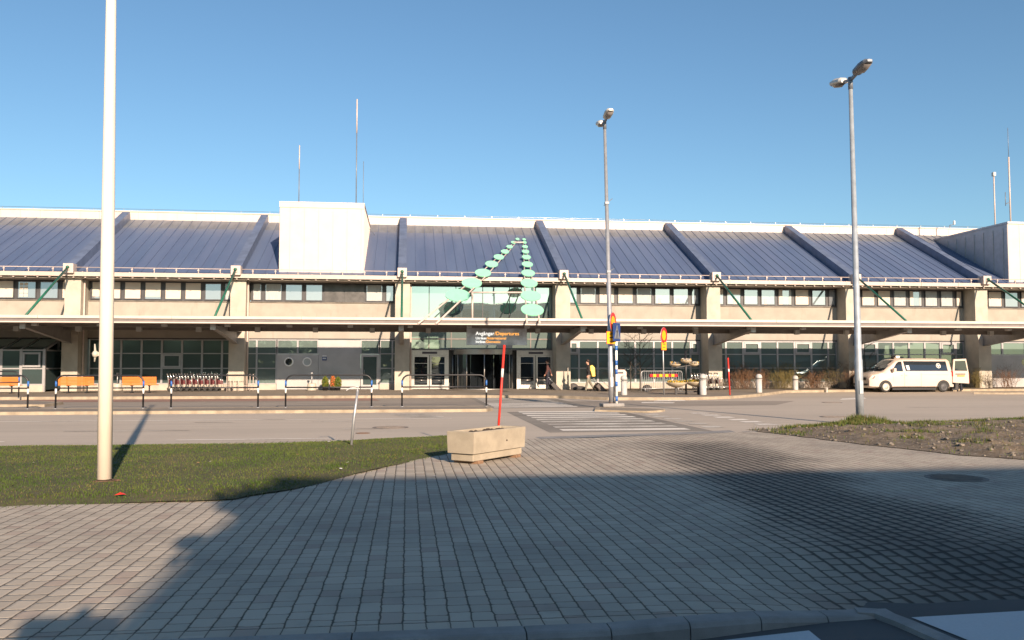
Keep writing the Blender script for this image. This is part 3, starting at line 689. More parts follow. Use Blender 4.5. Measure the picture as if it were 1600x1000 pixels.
# ground floor
def glazing(i, gm, sashes=(), z_tr=(2.20,1.34), zb=.44):
    a, c = bay(i); E_ = pane_edges(i)
    b = MB(); b.box(CX[i]+.3,CX[i+1]-.2,YWL+.02,YWL+.35,3.02,3.099,1)
    for k, x in enumerate(E_):
        wd = .055 if 0 < k < 8 else .03; b.box(x-wd,x+wd,YWL-.06,YWL+.02,zb,3.02)
    for z in (zb+.03,*z_tr,2.99): b.box(E_[0],E_[-1],YWL-.045,YWL+.019,z-.03,z+.03)
    g = part('ground_floor_glazing', b, (M['frame_grey'], M['frame_dark']))
    p = MB(); p.box(E_[0],E_[-1],YWL-.01,YWL+.015,zb+.01,3.01); part('pane', p, M[gm], g)
    for (k, row) in sashes:
        x0, x1 = E_[k]+.06, E_[k+1]-.06; z0, z1 = {0:(2.24,2.95),1:(1.38,2.16)}[row]; s = MB()
        for (u0,u1,w0,w1) in ((x0,x0+.10,z0,z1),(x1-.10,x1,z0,z1),(x0+.10,x1-.10,z0,z0+.10),(x0+.10,x1-.10,z1-.10,z1)): s.box(u0,u1,YWL-.085,YWL-.011,w0,w1)
        sp = part('opening_sash', s, M['frame_grey'], g)
    b = MB(); b.box(CX[i]+.3,CX[i+1]-.2,YWL-.03,YWL+.3,TZ-.1,zb-.002); part('plinth', b, M['plinth'])
glazing(0,'glass_shaded',[(3,1)]); glazing(2,'glass_shaded',[(4,1)])
glazing(5,'glass_low',[(0,0),(7,0)]); glazing(6,'glass_low',[(2,0),(5,0)]); glazing(7,'glass_low',[(1,0),(6,0)]); glazing(9,'glass_low',[(2,0)])
# bay with vestibule at far left
i = 1; a, c = bay(i); glazing(1,'glass_shaded')
xv0, xv1 = XA(-140,49.2), XA(69,49.2)
b = MB()
for x in [xv1, XA(33,49.2), XA(2,49.2), XA(-34,49.2), XA(-70,49.2), XA(-105,49.2), xv0]:
    b.box(x-.07,x+.07,49.15,49.27,TZ,2.40); b.bar((x,49.2,2.36),(x,51.4,3.02),.12,.10)
for z in (TZ+.4,1.34,2.34): b.box(xv0,xv1,49.16,49.25,z-.035,z+.035)
b.box(xv1-.05,xv1+.05,49.27,51.4,1.30,1.38); b.box(xv1-.06,xv1+.06,49.27,51.4,2.30,2.38)
ve = part('vestibule', b, M['frame_grey'])
p = MB(); p.box(xv0,xv1,49.19,49.22,TZ+.36,2.33); p.box(xv1-.02,xv1+.02,49.25,51.4,TZ+.1,2.33)
p.add([(xv0,49.2,2.36),(xv1,49.2,2.36),(xv1,51.42,3.02),(xv0,51.42,3.02)], [(0,1,2,3)]); part('pane', p, M['glass_shaded'], ve)
p = MB(); x0, x1 = XA(35,49.1), XA(63,49.1)
for (u0,u1,w0,w1) in ((x0,x0+.10,1.42,2.22),(x1-.10,x1,1.42,2.22),(x0+.1,x1-.1,1.42,1.52),(x0+.1,x1-.1,2.12,2.22)): p.box(u0,u1,49.08,49.18,w0,w1)
part('opening_sash', p, M['frame_grey'], ve)
p = MB(); p.box(xv0,xv1,49.1,49.3,TZ,TZ+.365); part('base', p, M['plinth'], ve)
# bay with grey panels, portholes and a side door
i = 3; YP = YWL; b = MB(); b.box(CX[i]+.3,CX[i+1]-.2,YP+.02,YP+.35,3.02,3.099); part('lintel', b, M['frame_dark'])
def xs_(*p): return [XA(q,YP) for q in p]
def grid_window(name, px, zs, gm, fw=.05, fm='frame_grey'):
    X = xs_(*px); b = MB()
    for x in X: b.box(x-fw,x+fw,YP-.06,YP+.02,zs[0],zs[-1])
    for z in zs: b.box(X[0],X[-1],YP-.045,YP+.019,z-.03,z+.03)
    g = part(name, b, M[fm]); p = MB(); p.box(X[0],X[-1],YP-.01,YP+.015,zs[0],zs[-1]); part('pane', p, M[gm], g); return g
grid_window('ground_floor_glazing', (383,401,432), (.44,1.34,2.20,3.0), 'glass_low')
grid_window('ground_floor_glazing', (433,465,497), (2.20,3.0), 'glass_low')
X = xs_(432.6,497.5); b = MB(); b.box(X[0],X[1],YP-.05,YP+.3,.10,2.165)
for z in (1.36,): b.box(X[0],X[1],YP-.056,YP-.05,z,z+.015)
for px in (437,497): x = XA(px,YP); b.box(x-.02,x+.02,YP-.056,YP-.05,.1,2.16)
pl = part('grey_panel', b, M['panel_grey'])
for px in (451.5,480):
    x = XA(px,YP); z = 1.72; p = MB(); n = 28
    for j in range(n):
        t0, t1 = 2*math.pi*j/n, 2*math.pi*(j+1)/n
        P = lambda t, r, y: (x+r*math.cos(t), y, z+r*math.sin(t))
        p.add([P(t0,.20,YP-.05),P(t1,.20,YP-.05),P(t1,.20,YP-.10),P(t0,.20,YP-.10),P(t0,.27,YP-.05),P(t1,.27,YP-.05),P(t1,.265,YP-.10),P(t0,.265,YP-.10)], [(0,1,2,3),(3,2,6,7),(7,6,5,4)], 0)
    pr = part('porthole', p, M['white_band'], pl)
X = xs_(497.8,563); b = MB(); b.box(X[0],X[1],YP-.045,YP+.3,.10,3.0)
for z in (.62,1.20,1.76,2.17,2.62): b.box(X[0],X[1],YP-.058,YP-.045,z,z+.03)
pl2 = part('grey_panel', b, M['panel_grey'])
p = MB(); x = XA(507,YP); p.box(x-.13,x+.13,YP-.075,YP-.058,1.80,2.02,0)
for k in range(3): p.box(x-.09+k*.065,x-.05+k*.065,YP-.079,YP-.075,1.88,1.97,1)
p.box(x-.12,x+.12,YP-.08,YP-.058,2.04,2.10,1); part('gate_plate', p, (M['blue_sign'], M['white_band']), pl2)
for px in (451.5,480):
    x = XA(px,YP); p = MB(); p.add([(x+.205*math.cos(k*.2244), YP-.062, 1.72+.205*math.sin(k*.2244)) for k in range(28)], [tuple(range(28))]); part('porthole_glass', p, M['glass_lid'] if px < 460 else M['blind_light'], pl)
g = grid_window('ground_floor_glazing', (563.5,592.5), (2.20,3.0), 'glass_low')
X = xs_(564,592); b = MB(); b.box(X[0],X[0]+.13,YP-.08,YP,.1,2.16); b.box(X[1]-.13,X[1],YP-.08,YP,.1,2.16); b.box(X[0]+.13,X[1]-.13,YP-.08,YP,2.02,2.16); b.box(X[0]+.13,X[1]-.13,YP-.08,YP,.10,.36)
b.tube([(X[0]+.2,YP-.12,1.0),(X[0]+.2,YP-.12,1.25)],.015,6)
dr = part('side_door', b, M['panel_grey']); p = MB(); p.box(X[0]+.12,X[1]-.12,YP-.04,YP-.01,.34,2.04); part('pane', p, M['glass_shaded'], dr)
grid_window('ground_floor_glazing', (593.5,613,620), (.44,1.34,2.20,3.0), 'glass_low')
b = MB(); b.box(xs_(383)[0]-.2,xs_(432)[0],YP-.03,YP+.3,TZ,.44); b.box(xs_(593)[0],CX[4]-.2,YP-.03,YP+.3,TZ,.44); part('plinth', b, M['plinth'])
# same kind of panel bay at far right
i = 8; a, c = bay(i); b = MB(); b.box(CX[i]+.3,CX[i+1]-.2,YWL+.02,YWL+.35,3.02,3.099); part('lintel', b, M['frame_dark'])
b = MB(); b.box(a,c,YWL-.05,YWL+.3,.1,2.165)
for k in range(1,5): b.box(a+(c-a)*k/5-.015,a+(c-a)*k/5+.015,YWL-.056,YWL-.05,.1,2.16)
pl = part('grey_panel', b, M['panel_grey']); x = XA(1601,YWL); p = MB(); p.add([(x+.25*math.cos(k*.2244), YWL-.058, 1.72+.25*math.sin(k*.2244)) for k in range(28)], [tuple(range(28))]); part('porthole_glass', p, M['glass_lid'], pl)
b = MB()
for k in range(6): x = a+(c-a)*k/5; b.box(x-.06,x+.06,YWL-.06,YWL+.02,2.17,3.02)
for z in (2.2,2.99): b.box(a,c,YWL-.045,YWL+.019,z-.03,z+.03)
g = part('ground_floor_glazing', b, M['frame_grey']); p = MB(); p.box(a,c,YWL-.01,YWL+.015,2.18,3.01); part('pane', p, M['glass_low'], g)
# entrance bay
xa, xb = CX[4]+.46, CX[5]-.40
mull = [XA(p,YWL) for p in (670,712,754,796,837)]
b = MB()
for x in [xa+.02]+mull+[xb-.02]: b.box(x-.022,x+.022,YWL-.04,YWL+.02,3.62,6.38)
b.box(xa,xb,YWL-.03,YWL+.02,6.30,6.38); b.box(xa,xb,YWL-.03,YWL+.02,3.62,3.72)
g = part('entrance_glazing', b, M['frame_dark']); p = MB(); p.box(xa,xb,YWL-.005,YWL+.012,3.7,6.34); part('pane', p, M['glass_big'], g)
b = MB()
for x in [xa+.03]+mull[:1]+[XA(705,YWL)]+[XA(829,YWL)]+[xb-.03]: b.box(x-.03,x+.03,YWL-.04,YWL+.02,2.46,3.62)
for z in (2.46,3.1,3.58): b.box(xa,xb,YWL-.05,YWL+.02,z-.04,z+.04)
g = part('entrance_fanlight', b, M['steel_brown']); p = MB(); p.box(xa,xb,YWL-.006,YWL+.012,2.46,3.6); part('pane', p, M['glass_low'], g)
b = MB(); b.box(xa,xb,YWL+.5,YWL+.7,TZ,6.4); part('entrance_wall', b, M['dark_panel'])
def double_door(px, plate):
    X = [XA(p,YWL) for p in px]; b = MB()
    b.box(X[0],X[-1],YWL-.12,YWL+.02,2.13,2.42)                                     # header box
    for x, wd in ((X[0]+.07,.07),(X[-1]-.07,.07)): b.box(x-wd,x+wd,YWL-.11,YWL+.02,TZ,2.13)
    fr = part('door_portal', b, M['steel'])
    m = (X[0]+X[-1])/2
    for (u0,u1) in ((X[0]+.14,m-.02),(m+.02,X[-1]-.14)):
        d = MB(); 
        for (p0,p1,w0,w1) in ((u0,u0+.11,TZ+.02,2.12),(u1-.11,u1,TZ+.02,2.12),(u0+.11,u1-.11,2.02,2.12),(u0+.11,u1-.11,TZ+.02,TZ+.26)): d.box(p0,p1,YWL-.09,YWL-.02,w0,w1)
        for z in (.62,.78): d.tube([(u0+.11,YWL-.08,z),(u1-.11,YWL-.08,z)],.018,6)
        d.box(u0+.11,u1-.11,YWL-.075,YWL-.05,1.62,1.645)
        dd = part('door_leaf', d, M['steel'], fr); q = MB(); q.box(u0+.10,u1-.10,YWL-.06,YWL-.035,TZ+.25,2.03); part('pane', q, M['glass_door'], dd)
    q = MB(); P = [XA(p,YWL) for p in plate]; q.box(P[0],P[1],YWL-.14,YWL-.12,2.20,2.33)
    part('door_plate', q, M['plate_dark'], fr)
double_door((641,701), (659.5,683)); double_door((807,866), (825.5,848))
dc = Vector((XA(754.5,51.2), 51.6, 0)); dr_ = 1.80; b = MB()
n = 40; A0, A1 = math.pi, 2*math.pi
def arc(r, z0, z1, m, a0=A0, a1=A1, th=.05):
    for j in range(n):
        t0, t1 = a0+(a1-a0)*j/n, a0+(a1-a0)*(j+1)/n
        P = lambda t, r_, z: (dc.x+r_*math.cos(t), dc.y+r_*math.sin(t), z)
        b.add([P(t0,r,z0),P(t1,r,z0),P(t1,r,z1),P(t0,r,z1),P(t0,r-th,z0),P(t1,r-th,z0),P(t1,r-th,z1),P(t0,r-th,z1)], [(0,1,2,3),(3,2,6,7),(0,4,5,1)], m)
arc(dr_+.03,2.16,2.46,0); arc(dr_+.03,TZ+.005,TZ+.06,0)
b.add([(dc.x+(dr_+.02)*math.cos(A0+(A1-A0)*j/n), dc.y+(dr_+.02)*math.sin(A0+(A1-A0)*j/n), 2.44) for j in range(n+1)], [tuple(range(n+1))], 0)
for t in (A0+.02, A0+.55, A0+.95, A0+1.55, A0+2.2, A0+2.6, A1-.02):
    x, y = dc.x+dr_*math.cos(t), dc.y+dr_*math.sin(t); b.tube([(x,y,TZ),(x,y,2.2)],.035,6)
rd = part('revolving_door', b, M['steel'])
for aa, cc in ((A0,A0+.95),(A0+2.2,A1)): b = MB(); arc(dr_-.02,TZ+.06,2.16,0,aa,cc,.02); part('drum_glass', b, M['glass_door'], rd)
b = MB(); 
for t in (A0+1.05, A0+1.9, A0+2.75): 
    x, y = dc.x+(dr_-.15)*math.cos(t), dc.y+(dr_-.15)*math.sin(t); b.bar((dc.x,dc.y-.1,1.12),(x,y,1.12),.04,2.0)
part('door_wing', b, M['glass_door'], rd)
b = MB(); b.box(XA(777,49.9),XA(800,49.9),49.7,49.76,2.52,2.70,0); part('lit_notice', b, M['blind_light'])
# canopy
GAPX = CX[3]+.1
b = MB(); b.box(XL,XR,43.55,47.7,3.60,3.90); b.box(XL,GAPX,47.7,YWL,3.605,3.90); 
part('canopy', b, M['soffit'])
b = MB(); b.box(XL,XR,43.42,43.58,3.80,3.935,0); b.box(XL,XR,43.50,43.57,3.645,3.80,1); b.box(XL,XR,43.42,43.57,3.585,3.645,0)
x = XL+2
while x < XR: b.box(x,x+.012,43.412,43.42,3.80,3.935,1); x += 6.2
part('canopy_fascia', b, (M['fascia'], M['groove']))
b = MB(); b.box(GAPX,XR,47.5,47.715,3.36,3.94,0)
for y in (44.9,46.1): b.box(XL,XR,y,y+.10,3.52,3.60,0)
b.box(XL,GAPX,49.0,49.15,3.45,3.605,0); b.box(GAPX,GAPX+.2,47.7,YWL,3.40,3.92,0)
part('canopy_beam', b, M['steel_brown'])
random.seed(5); x = CX[0]+1.2
while x < CX[-1]:
    for (y, dx, zt) in ((44.4,0,3.6),(47.25,1.0,3.42)):
        b = MB(); b.cbox(x+dx-.13,x+dx+.13,y-.13,y+.13,zt-.14 if y < 45 else 3.30,3.6,.012); part('downlight', b, M['beam_end'])
    x += 3.05
# white plant room on the roof, and the larger one at right
def clad_box(name, x0, x1, y0, y1, z0, z1, pitch, side_m):
    b = MB(); b.box(x0,x1,y0,y1,z0,z1,0); b.box(x0-.04,x1+.04,y0-.05,y1+.05,z1,z1+.06,0); b.box(x0-.03,x1+.03,y0-.04,y0,z1-.28,z1,0)
    x = x0+pitch*.7
    while x < x1-.1: b.box(x,x+.025,y0-.018,y0,z0,z1-.28,1); x += pitch
    x = x0+.45
    while x < x1-.4: b.box(x,x+.16,y0-.012,y0-.002,z1-.52,z1-.47,2); x += .82
    y = y0+.1
    while y < y1:
        for (u, s) in ((x0,-1),(x1,1)): b.box(min(u,u+s*.03),max(u,u+s*.03),y,y+.12,z0,z1-.2,2)
        y += .42
    return part(name, b, (M['white_panel'], M['gutter'], M[side_m]))
x0, x1 = XA(434,50.7), XA(566.5,50.7); pr = clad_box('plant_room', x0, x1, 50.7, 60.5, 6.76, ZAT(Vector((x0,50.7,0)),434,316), .82, 'white_panel')
b = MB(); b.box(x0,x1,50.55,50.72,6.70,6.86); part('plant_room_flashing', b, M['grey_clad'], pr)
x0 = XA(1581,50.6); zt = ZAT(Vector((x0,50.6,0)),1581,349)
b = MB(); b.box(x0,x0+12,50.6,62,6.76,zt,0); b.box(x0-.05,x0+12,50.52,62,zt,zt+.13,1); b.box(x0-.02,x0,50.62,62,6.8,zt-.02,2)
y = 51.0
while y < 60: b.box(x0-.06,x0-.02,y,y+.06,6.8,zt-.25,3); y += .95
x = x0+.8
while x < x0+12: b.box(x,x+.025,50.58,50.6,6.8,zt,1); x += .82
part('plant_room', b, (M['white_panel'], M['grey_clad'], M['grey_clad'], M['galv']))
# ------------------------------------------------------------------ what stands behind the viewer: it throws the foreground shade and shows in the glass
random.seed(21)
GB = Vector((35, -16, NZ)); gar = thing('parking_garage', 'concrete multi-storey car park across the near road, behind the viewer', 'building', GB)
gx0, gx1, gh = 5.35, 75.0, 10.17
b = MB()
for z in (0.0,2.6,5.2,7.8): b.box(gx0,gx1,-40,-16,z+1.9 if z < 7.8 else 9.2, z+2.6 if z < 7.8 else gh)
b.box(gx0,gx0+.4,-40,-16.02,NZ,gh-.02); b.box(gx0+.4,gx1,-39.5,-39,NZ,gh-.02)
part_g = b.build('storey', M['plaster'], gar, off=GB)
b = MB(); x = gx0+6
while x < gx1: b.box(x,x+.5,-16.4,-16.05,NZ,gh-.05); x += 6
b.build('pillar', M['plaster'], gar, off=GB)
b = MB(); b.box(gx0+.4,gx1,-24,-23.8,NZ,9.3); b.build('inner_wall', M['frame_dark'], gar, off=GB)
def leaf_cloud(b, c, rad, n, sz, rnd, m=0, shell=.45):
    for _ in range(n):
        d = Vector((rnd.gauss(0,1),rnd.gauss(0,1),rnd.gauss(0,1))).normalized(); k = (shell+(1-shell)*rnd.random())
        p = Vector((c[0]+d.x*rad[0]*k, c[1]+d.y*rad[1]*k, c[2]+d.z*rad[2]*k))
        u = Vector((rnd.gauss(0,1),rnd.gauss(0,1),rnd.gauss(0,.6))).normalized(); v = u.orthogonal().normalized(); s = sz*(.6+.8*rnd.random())
        b.add([p-u*s-v*s*.5, p+u*s-v*s*.5, p+u*s*.8+v*s*.5, p-u*s*.8+v*s*.5], [(0,1,2,3)], m)
def far_tree(x, y, h, r, rnd, label):
    t = thing('tree', label, 'tree', (x,y,-.25), group='trees behind the viewer')
    b = MB(); b.tube([(0,0,0),(.1,.05,h*.35),(.05,0,h*.8)],[.25,.18,.05],8)
    for k in range(6): a = k*1.05; b.tube([(0.05,0,h*(.28+.07*k)),(math.cos(a)*r*.6,math.sin(a)*r*.6,h*(.45+.07*k))],[.09,.02],5)
    b.build('trunk', M['bark'], t)
    b = MB()
    for k in range(11):
        a = rnd.random()*6.28; q = rnd.random(); leaf_cloud(b, (math.cos(a)*r*.6*(1-q*.5), math.sin(a)*r*.6*(1-q*.5), h*(.36+.56*q)), (r*.55,r*.55,h*.13), 260, .20, rnd)
    b.build('crown', M['tree_leaf'], t, fix=False)
rnd = random.Random(4)
far_tree(-4,-34,9.5,4.5,rnd,'dark leafy tree nearest the car park, behind the viewer')
far_tree(-13,-37,10.5,5,rnd,'tall dark leafy tree in the row behind the viewer, second from the car park')
far_tree(-22,-35,9,4.6,rnd,'dark leafy tree in the row behind the viewer, third from the car park')
far_tree(-31,-38,11,5.2,rnd,'tallest dark leafy tree in the row behind the viewer')
far_tree(-41,-36,9.5,5,rnd,'dark leafy tree behind the viewer, second from the far end of the row')
far_tree(-52,-37,10,5.2,rnd,'dark leafy tree farthest from the car park, behind the viewer')
th = thing('hedge', 'tall dark hedge behind the viewer, unseen, added to darken the glass reflections', 'hedge', (-33,-29,-.25)); b = MB(); rh = random.Random(12)  # added out of view so the ground floor glass mirrors something dark
for k in range(74): leaf_cloud(b, (-36+k-1.0,rh.random()*.8,2.3), (1.0,1.1,2.5+.5*rh.random()), 110, .30, rh, 0, .3)
b.build('foliage', M['tree_leaf'], th, fix=False)
# hedge-like conifer and a sign box that throw the ragged shade at lower left
tc = thing('conifer', 'ragged conifer by the near road behind the viewer', 'tree', (1.92,-4.0,NZ)); tc.scale = (1,1,1.04)
b = MB(); b.tube([(0,0,0),(0,0,4.6)],[.12,.02],8); b.build('trunk', M['bark'], tc)
b = MB(); rr = random.Random(8)
for k in range(46):
    z = .3+4.85*(k/46); r = max(.15, .26+.60*((5.35-z)/5.0)**.9)
    a = rr.random()*6.28; q = .55*r; leaf_cloud(b, (math.cos(a)*q*.7,math.sin(a)*q*.7,z), (r*.62,r*.62,.33), 95, .085, rr, 0, .2)
leaf_cloud(b, (-.35,.1,5.0), (.22,.22,.28), 60, .06, rr, 0, .2); leaf_cloud(b, (-.62,0,4.1), (.35,.3,.3), 90, .07, rr, 0, .2)
leaf_cloud(b, (-.70,0,3.1), (.26,.26,.26), 50, .07, rr, 0, .2); leaf_cloud(b, (.25,0,5.2), (.18,.18,.25), 50, .06, rr, 0, .2)
b.build('crown', M['thuja'], tc, fix=False)
ts = thing('information_sign', 'grey box sign on a post by the near road behind the viewer', 'sign', (.21,-3.2,NZ))
b = MB(); b.tube([(0,0,0),(0,0,2.0)],.05,8); b.build('post', M['galv'], ts)
b = MB(); b.cbox(-.26,.26,-.06,.06,2.0,3.30,.01); b.cbox(.02,.10,-.05,.05,3.30,3.38,.01); b.build('sign_box', M['frame_grey'], ts)

# ------------------------------------------------------------------ flagpole
p = G(163,752,.05); t = thing('flagpole', 'tall white flagpole standing on the lawn at the left', 'flagpole', p, rot=(0,R(-.58),0))
b = MB(); H = 8.45; b.tube([(0,0,.03),(.0,0,3),(0,0,6),(0,0,H)],[.091,.083,.066,.046],24); b.build('pole', M['pole_white'], t)
b = MB(); b.cbox(-.115,.115,-.10,.10,-.04,.02,.012); b.tube([(.09,.02,0),(.20,-.05,.015)],.016,6); b.bar((.06,-.08,.0),(.17,-.10,.012),.06,.012); b.build('base_plate', M['rust'], t)
b = MB(); b.lathe([(0,.16),(.05,.14),(.10,.08),(.11,.03),(.05,-.02),(.05,-.06)], (0,0,H+.04), 16); b.build('finial', M['pole_white'], t)
zc = ZAT(p,152,553)-p.z; b = MB(); b.bar((-.075,-.02,zc),(-.14,-.02,zc),.035,.05); b.tube([(-.135,-.02,zc-.10),(-.125,-.02,zc),(-.135,-.02,zc+.13)],[.008,.018,.008],6); b.ball((-.125,-.025,zc),.04,0,2,(1,1,1.2)); b.build('cleat', M['ivory'], t)

# ------------------------------------------------------------------ street lamps
def lamp(base, top_px, label, heads, pole_m, lean, r0):
    t = thing('street_lamp', label, 'street lamp', base, group='double-headed street lamps', rot=(0,lean,0))
    H = ZAT(base,*top_px)-base.z
    b = MB(); b.tube([(0,0,.05),(0,0,1.6),(0,0,1.62),(0,0,H)],[r0,r0*.98,r0*.86,r0*.50],16)
    b.box(-.05,.05,-r0-.012,-r0+.02,.7,1.05); b.build('pole', pole_m, t)
    b = MB(); b.lathe([(r0*1.7,0),(r0*1.7,.05),(r0*1.15,.07),(r0*1.1,.15)], (0,0,-.03), 16); b.build('base', M['rust'], t)
    b = MB(); b.bar((0,-.45,H+.10),(0,0,H+.0),.07,.07); b.bar((0,.45,H+.10),(0,0,H+.0),.07,.07); b.tube([(0,0,H-.25),(0,0,H+.08)],r0*.62,10); b.build('bracket', M['lamp_grey'], t)
    for s, mm in zip((-1,1), heads):
        b = MB(); y0, y1 = .30*s, 1.0*s; z0, z1 = H+.07, H+.20
        prof = [(0,.10,.06),(.12,.155,.115),(.55,.17,.13),(.85,.14,.09),(1,.07,.03)]
        vs = []; fs = []
        for (k, hw, th) in prof:
            y = y0+(y1-y0)*k; z = z0+(z1-z0)*k
            vs += [(-hw,y,z),(-hw*.94,y,z+th*.55),(-hw*.5,y,z+th),(hw*.5,y,z+th),(hw*.94,y,z+th*.55),(hw,y,z),(hw*.8,y,z-.035),(-hw*.8,y,z-.035)]
        for i in range(4):
            for j in range(8): fs.append((i*8+j,i*8+(j+1)%8,(i+1)*8+(j+1)%8,(i+1)*8+j))
        fs += [tuple(range(8)), tuple(range(32,40))]
        b.add(vs, fs, 0); hd = b.build('lamp_head', mm, t)
        b = MB(); vs = []
        for k in (.22,.4,.65,.85):
            y = y0+(y1-y0)*k; z = z0+(z1-z0)*k; d = {.22:.03,.4:.085,.65:.085,.85:.03}[k]; vs += [(-.115,y,z-.036),(-.07,y,z-.036-d),(.07,y,z-.036-d),(.115,y,z-.036)]
        fs = [(i*4+j,i*4+j+1,i*4+j+5,i*4+j+4) for i in range(3) for j in range(3)]
        b.add(vs, fs+[(0,1,2,3),(12,13,14,15)], 0, True); b.build('lens', M['lens'], hd)
    return t, H
tl, H2 = lamp(G(956,634,IZ), (944,192), 'tall grey street lamp with two heads on the small island by the zebra crossing', (M['lamp_white'],M['lamp_white']), M['galv'], -.020, .108)
b = MB()
for zz, dx, q in ((ZAT(tl.location,948,318),.0,.22),(ZAT(tl.location,952,425),.0,.16)):
    zz -= tl.location.z; b.tube([(-.12,-.07,zz-q*.45),(.20,-.07,zz+q*.75)],.016,6); b.box(-.07,.07,-.09,.07,zz-.03,zz+.05)
b.build('flag_bracket', M['lamp_grey'], tl)
b = MB(); b.cbox(-.40,.40,-.32,.32,-.03,.10,.03); b.build('concrete_foot', M['kerb_grey'], tl)
lamp(LAMPB, (1328.5,126), 'tall blue-grey street lamp with two dark heads on the gravel verge at right', (M['lamp_grey'],M['lamp_white']), M['galv_blue'], -.008, .105)

# ------------------------------------------------------------------ foreground planter, stakes, bent post
near = G(740,727,0); ang = R(50.2)
t = thing('concrete_planter', 'rectangular pale concrete planter on wooden blocks at the edge of the lawn', 'planter', near, ang)
L_, D_ = 1.52, .52                                       # local: x along the long side, y to the left
b = MB(); zt, zb_ = .505, .165
o = [(0,0),(L_,0),(L_,D_),(0,D_)]; tk = .065
def ring(i, z): return [(x+(i if x == 0 else -i), y+(i if y == 0 else -i), z) for x, y in o]
vs = ring(.012,zb_)+ring(0,zt-.012)+ring(.012,zt)+ring(tk-.01,zt)+ring(tk,zt-.015)+ring(tk+.01,zt-.2)
fs = [(k*4+j,k*4+(j+1)%4,k*4+4+(j+1)%4,k*4+4+j) for k in range(5) for j in range(4)]+[(0,1,2,3),(20,21,22,23)]
b.add(vs, fs); b.build('trough', M['planter'], t)
b = MB(); b.cbox(.05,L_-.05,.045,D_-.045,.045,.152,.012); b.box(.07,L_-.07,.065,D_-.065,.15,.168); b.build('base_course', M['planter'], t)
for xx in (.16,L_-.26):
    b = MB(); b.cbox(xx,xx+.14,.02,D_-.02,-.012,.047,.008); b.build('block', M['wood_foot'], t)
bm = bmesh.new(); bmesh.ops.create_grid(bm, x_segments=40, y_segments=14, size=.5); rr = random.Random(2)
for v in bm.verts: v.co = Vector((L_/2+v.co.x*(L_-2*tk-.02), D_/2+v.co.y*(D_-2*tk-.02), .445+.05*mn.noise((v.co.x*9,v.co.y*4,1))+.025*rr.random()))
b = MB(); b.bm(bm); b.build('soil', M['soil'], t)
b = MB(); b.tube([(L_*.62,-.004,.315),(L_*.62,.02,.315)],.014,8); b.build('drain_hole', M['soil'], t)
def stake(name_l, base, top, r, bands):
    t = thing('snow_stake', name_l, 'snow stake', base, group='red snow stakes')
    d = Vector(top)-Vector(base); b = MB(); pts = [0]+[k for ab in bands for k in ab]+[1]
    b.tube([d*0, d], r, 8); b.build('shaft', M['red_stake'], t)
    for (a, c) in bands:
        b = MB(); b.tube([d*a, d*c], r*1.12, 8); b.build('reflector', M['white_band'], t)
    return t
bs = G(776,708,0.0); tp = Vector((bs.x+.135, bs.y, ZAT(bs,790,539)))
stake('red snow stake with a white band leaning behind the concrete planter', bs, tp, .021, [(.70,.78)])
bs = G(1140.5,617,TZ); stake('red snow stake standing by the kerb in front of the bare bushes', bs, Vector((bs.x-.07,bs.y,ZAT(bs,1137,559))), .035, [(.62,.70)])
bs = G(548.5,697,.03); t = thing('bent_post', 'leaning thin grey metal post with a crumpled top on the lawn edge', 'post', bs)
h = ZAT(bs,557,609)-bs.z; b = MB(); b.tube([(0,0,-.05),(.05,0,h*.5),(.115,.02,h)],[.026,.026,.022],8); b.build('shaft', M['galv'], t)
b = MB(); b.bar((.10,.02,h-.03),(.13,.02,h+.07),.05,.012); b.bar((.13,.02,h+.06),(-.02,-.02,h+.035),.035,.012); b.bar((-.02,-.02,h+.04),(-.10,-.04,h-.01),.04,.012); b.build('bent_plate', M['galv'], t)

# ------------------------------------------------------------------ railings on the island
def railing(x0, x1, y, z, label, H=1.13):
    t = thing('railing', label, 'railing', ((x0+x1)/2,y,z), group='black guard railings along the bus lane')
    w_ = (x1-x0)/2; r = .26; arc_ = [(-w_,0,-.02),(-w_,0,H-r)]+[(-w_+r-r*math.cos(k*math.pi/12),0,H-r+r*math.sin(k*math.pi/12)) for k in range(1,7)]
    arc_ += [(-a,b_,c) for a,b_,c in reversed(arc_)]
    b = MB(); b.tube(arc_, .030, 10); b.tube([(-w_,0,.70),(w_,0,.70)],.024,8); b.build('frame', M['black'], t)
    for s in (-1,1):
        for (za,zb2,mm,nm) in ((.76,.94,'blue_band','blue_band'),(.50,.68,'white_band','white_band')):
            b = MB(); b.tube([(s*w_,0,za),(s*w_,0,zb2)],.0335,10); b.build(nm, M[mm], t)
        b = MB(); b.lathe([(.07,0),(.07,.015),(.035,.02)],(s*w_,0,-.005),12); b.build('foot', M['galv'], t)
    return t
Yr = 30.95
for (a, c, lb) in ((-92,45,'black guard railing with blue and white bands at the far left edge of the island'),(88.5,225,'black guard railing on the island behind the flagpole'),
        (268.5,404,'black guard railing on the island in front of the trolley row'),(447,581,'black guard railing on the island in front of the grey porthole panels'),(628.5,760,'black guard railing on the island nearest the zebra crossing')):
    railing(XA(a,Yr), XA(c,Yr), Yr, IZ, lb)
q = G(29,622,TZ-.03); railing(q.x-3.2, q.x, q.y, IZ, 'black guard railing farther back, in front of the leftmost orange bench', 1.2)

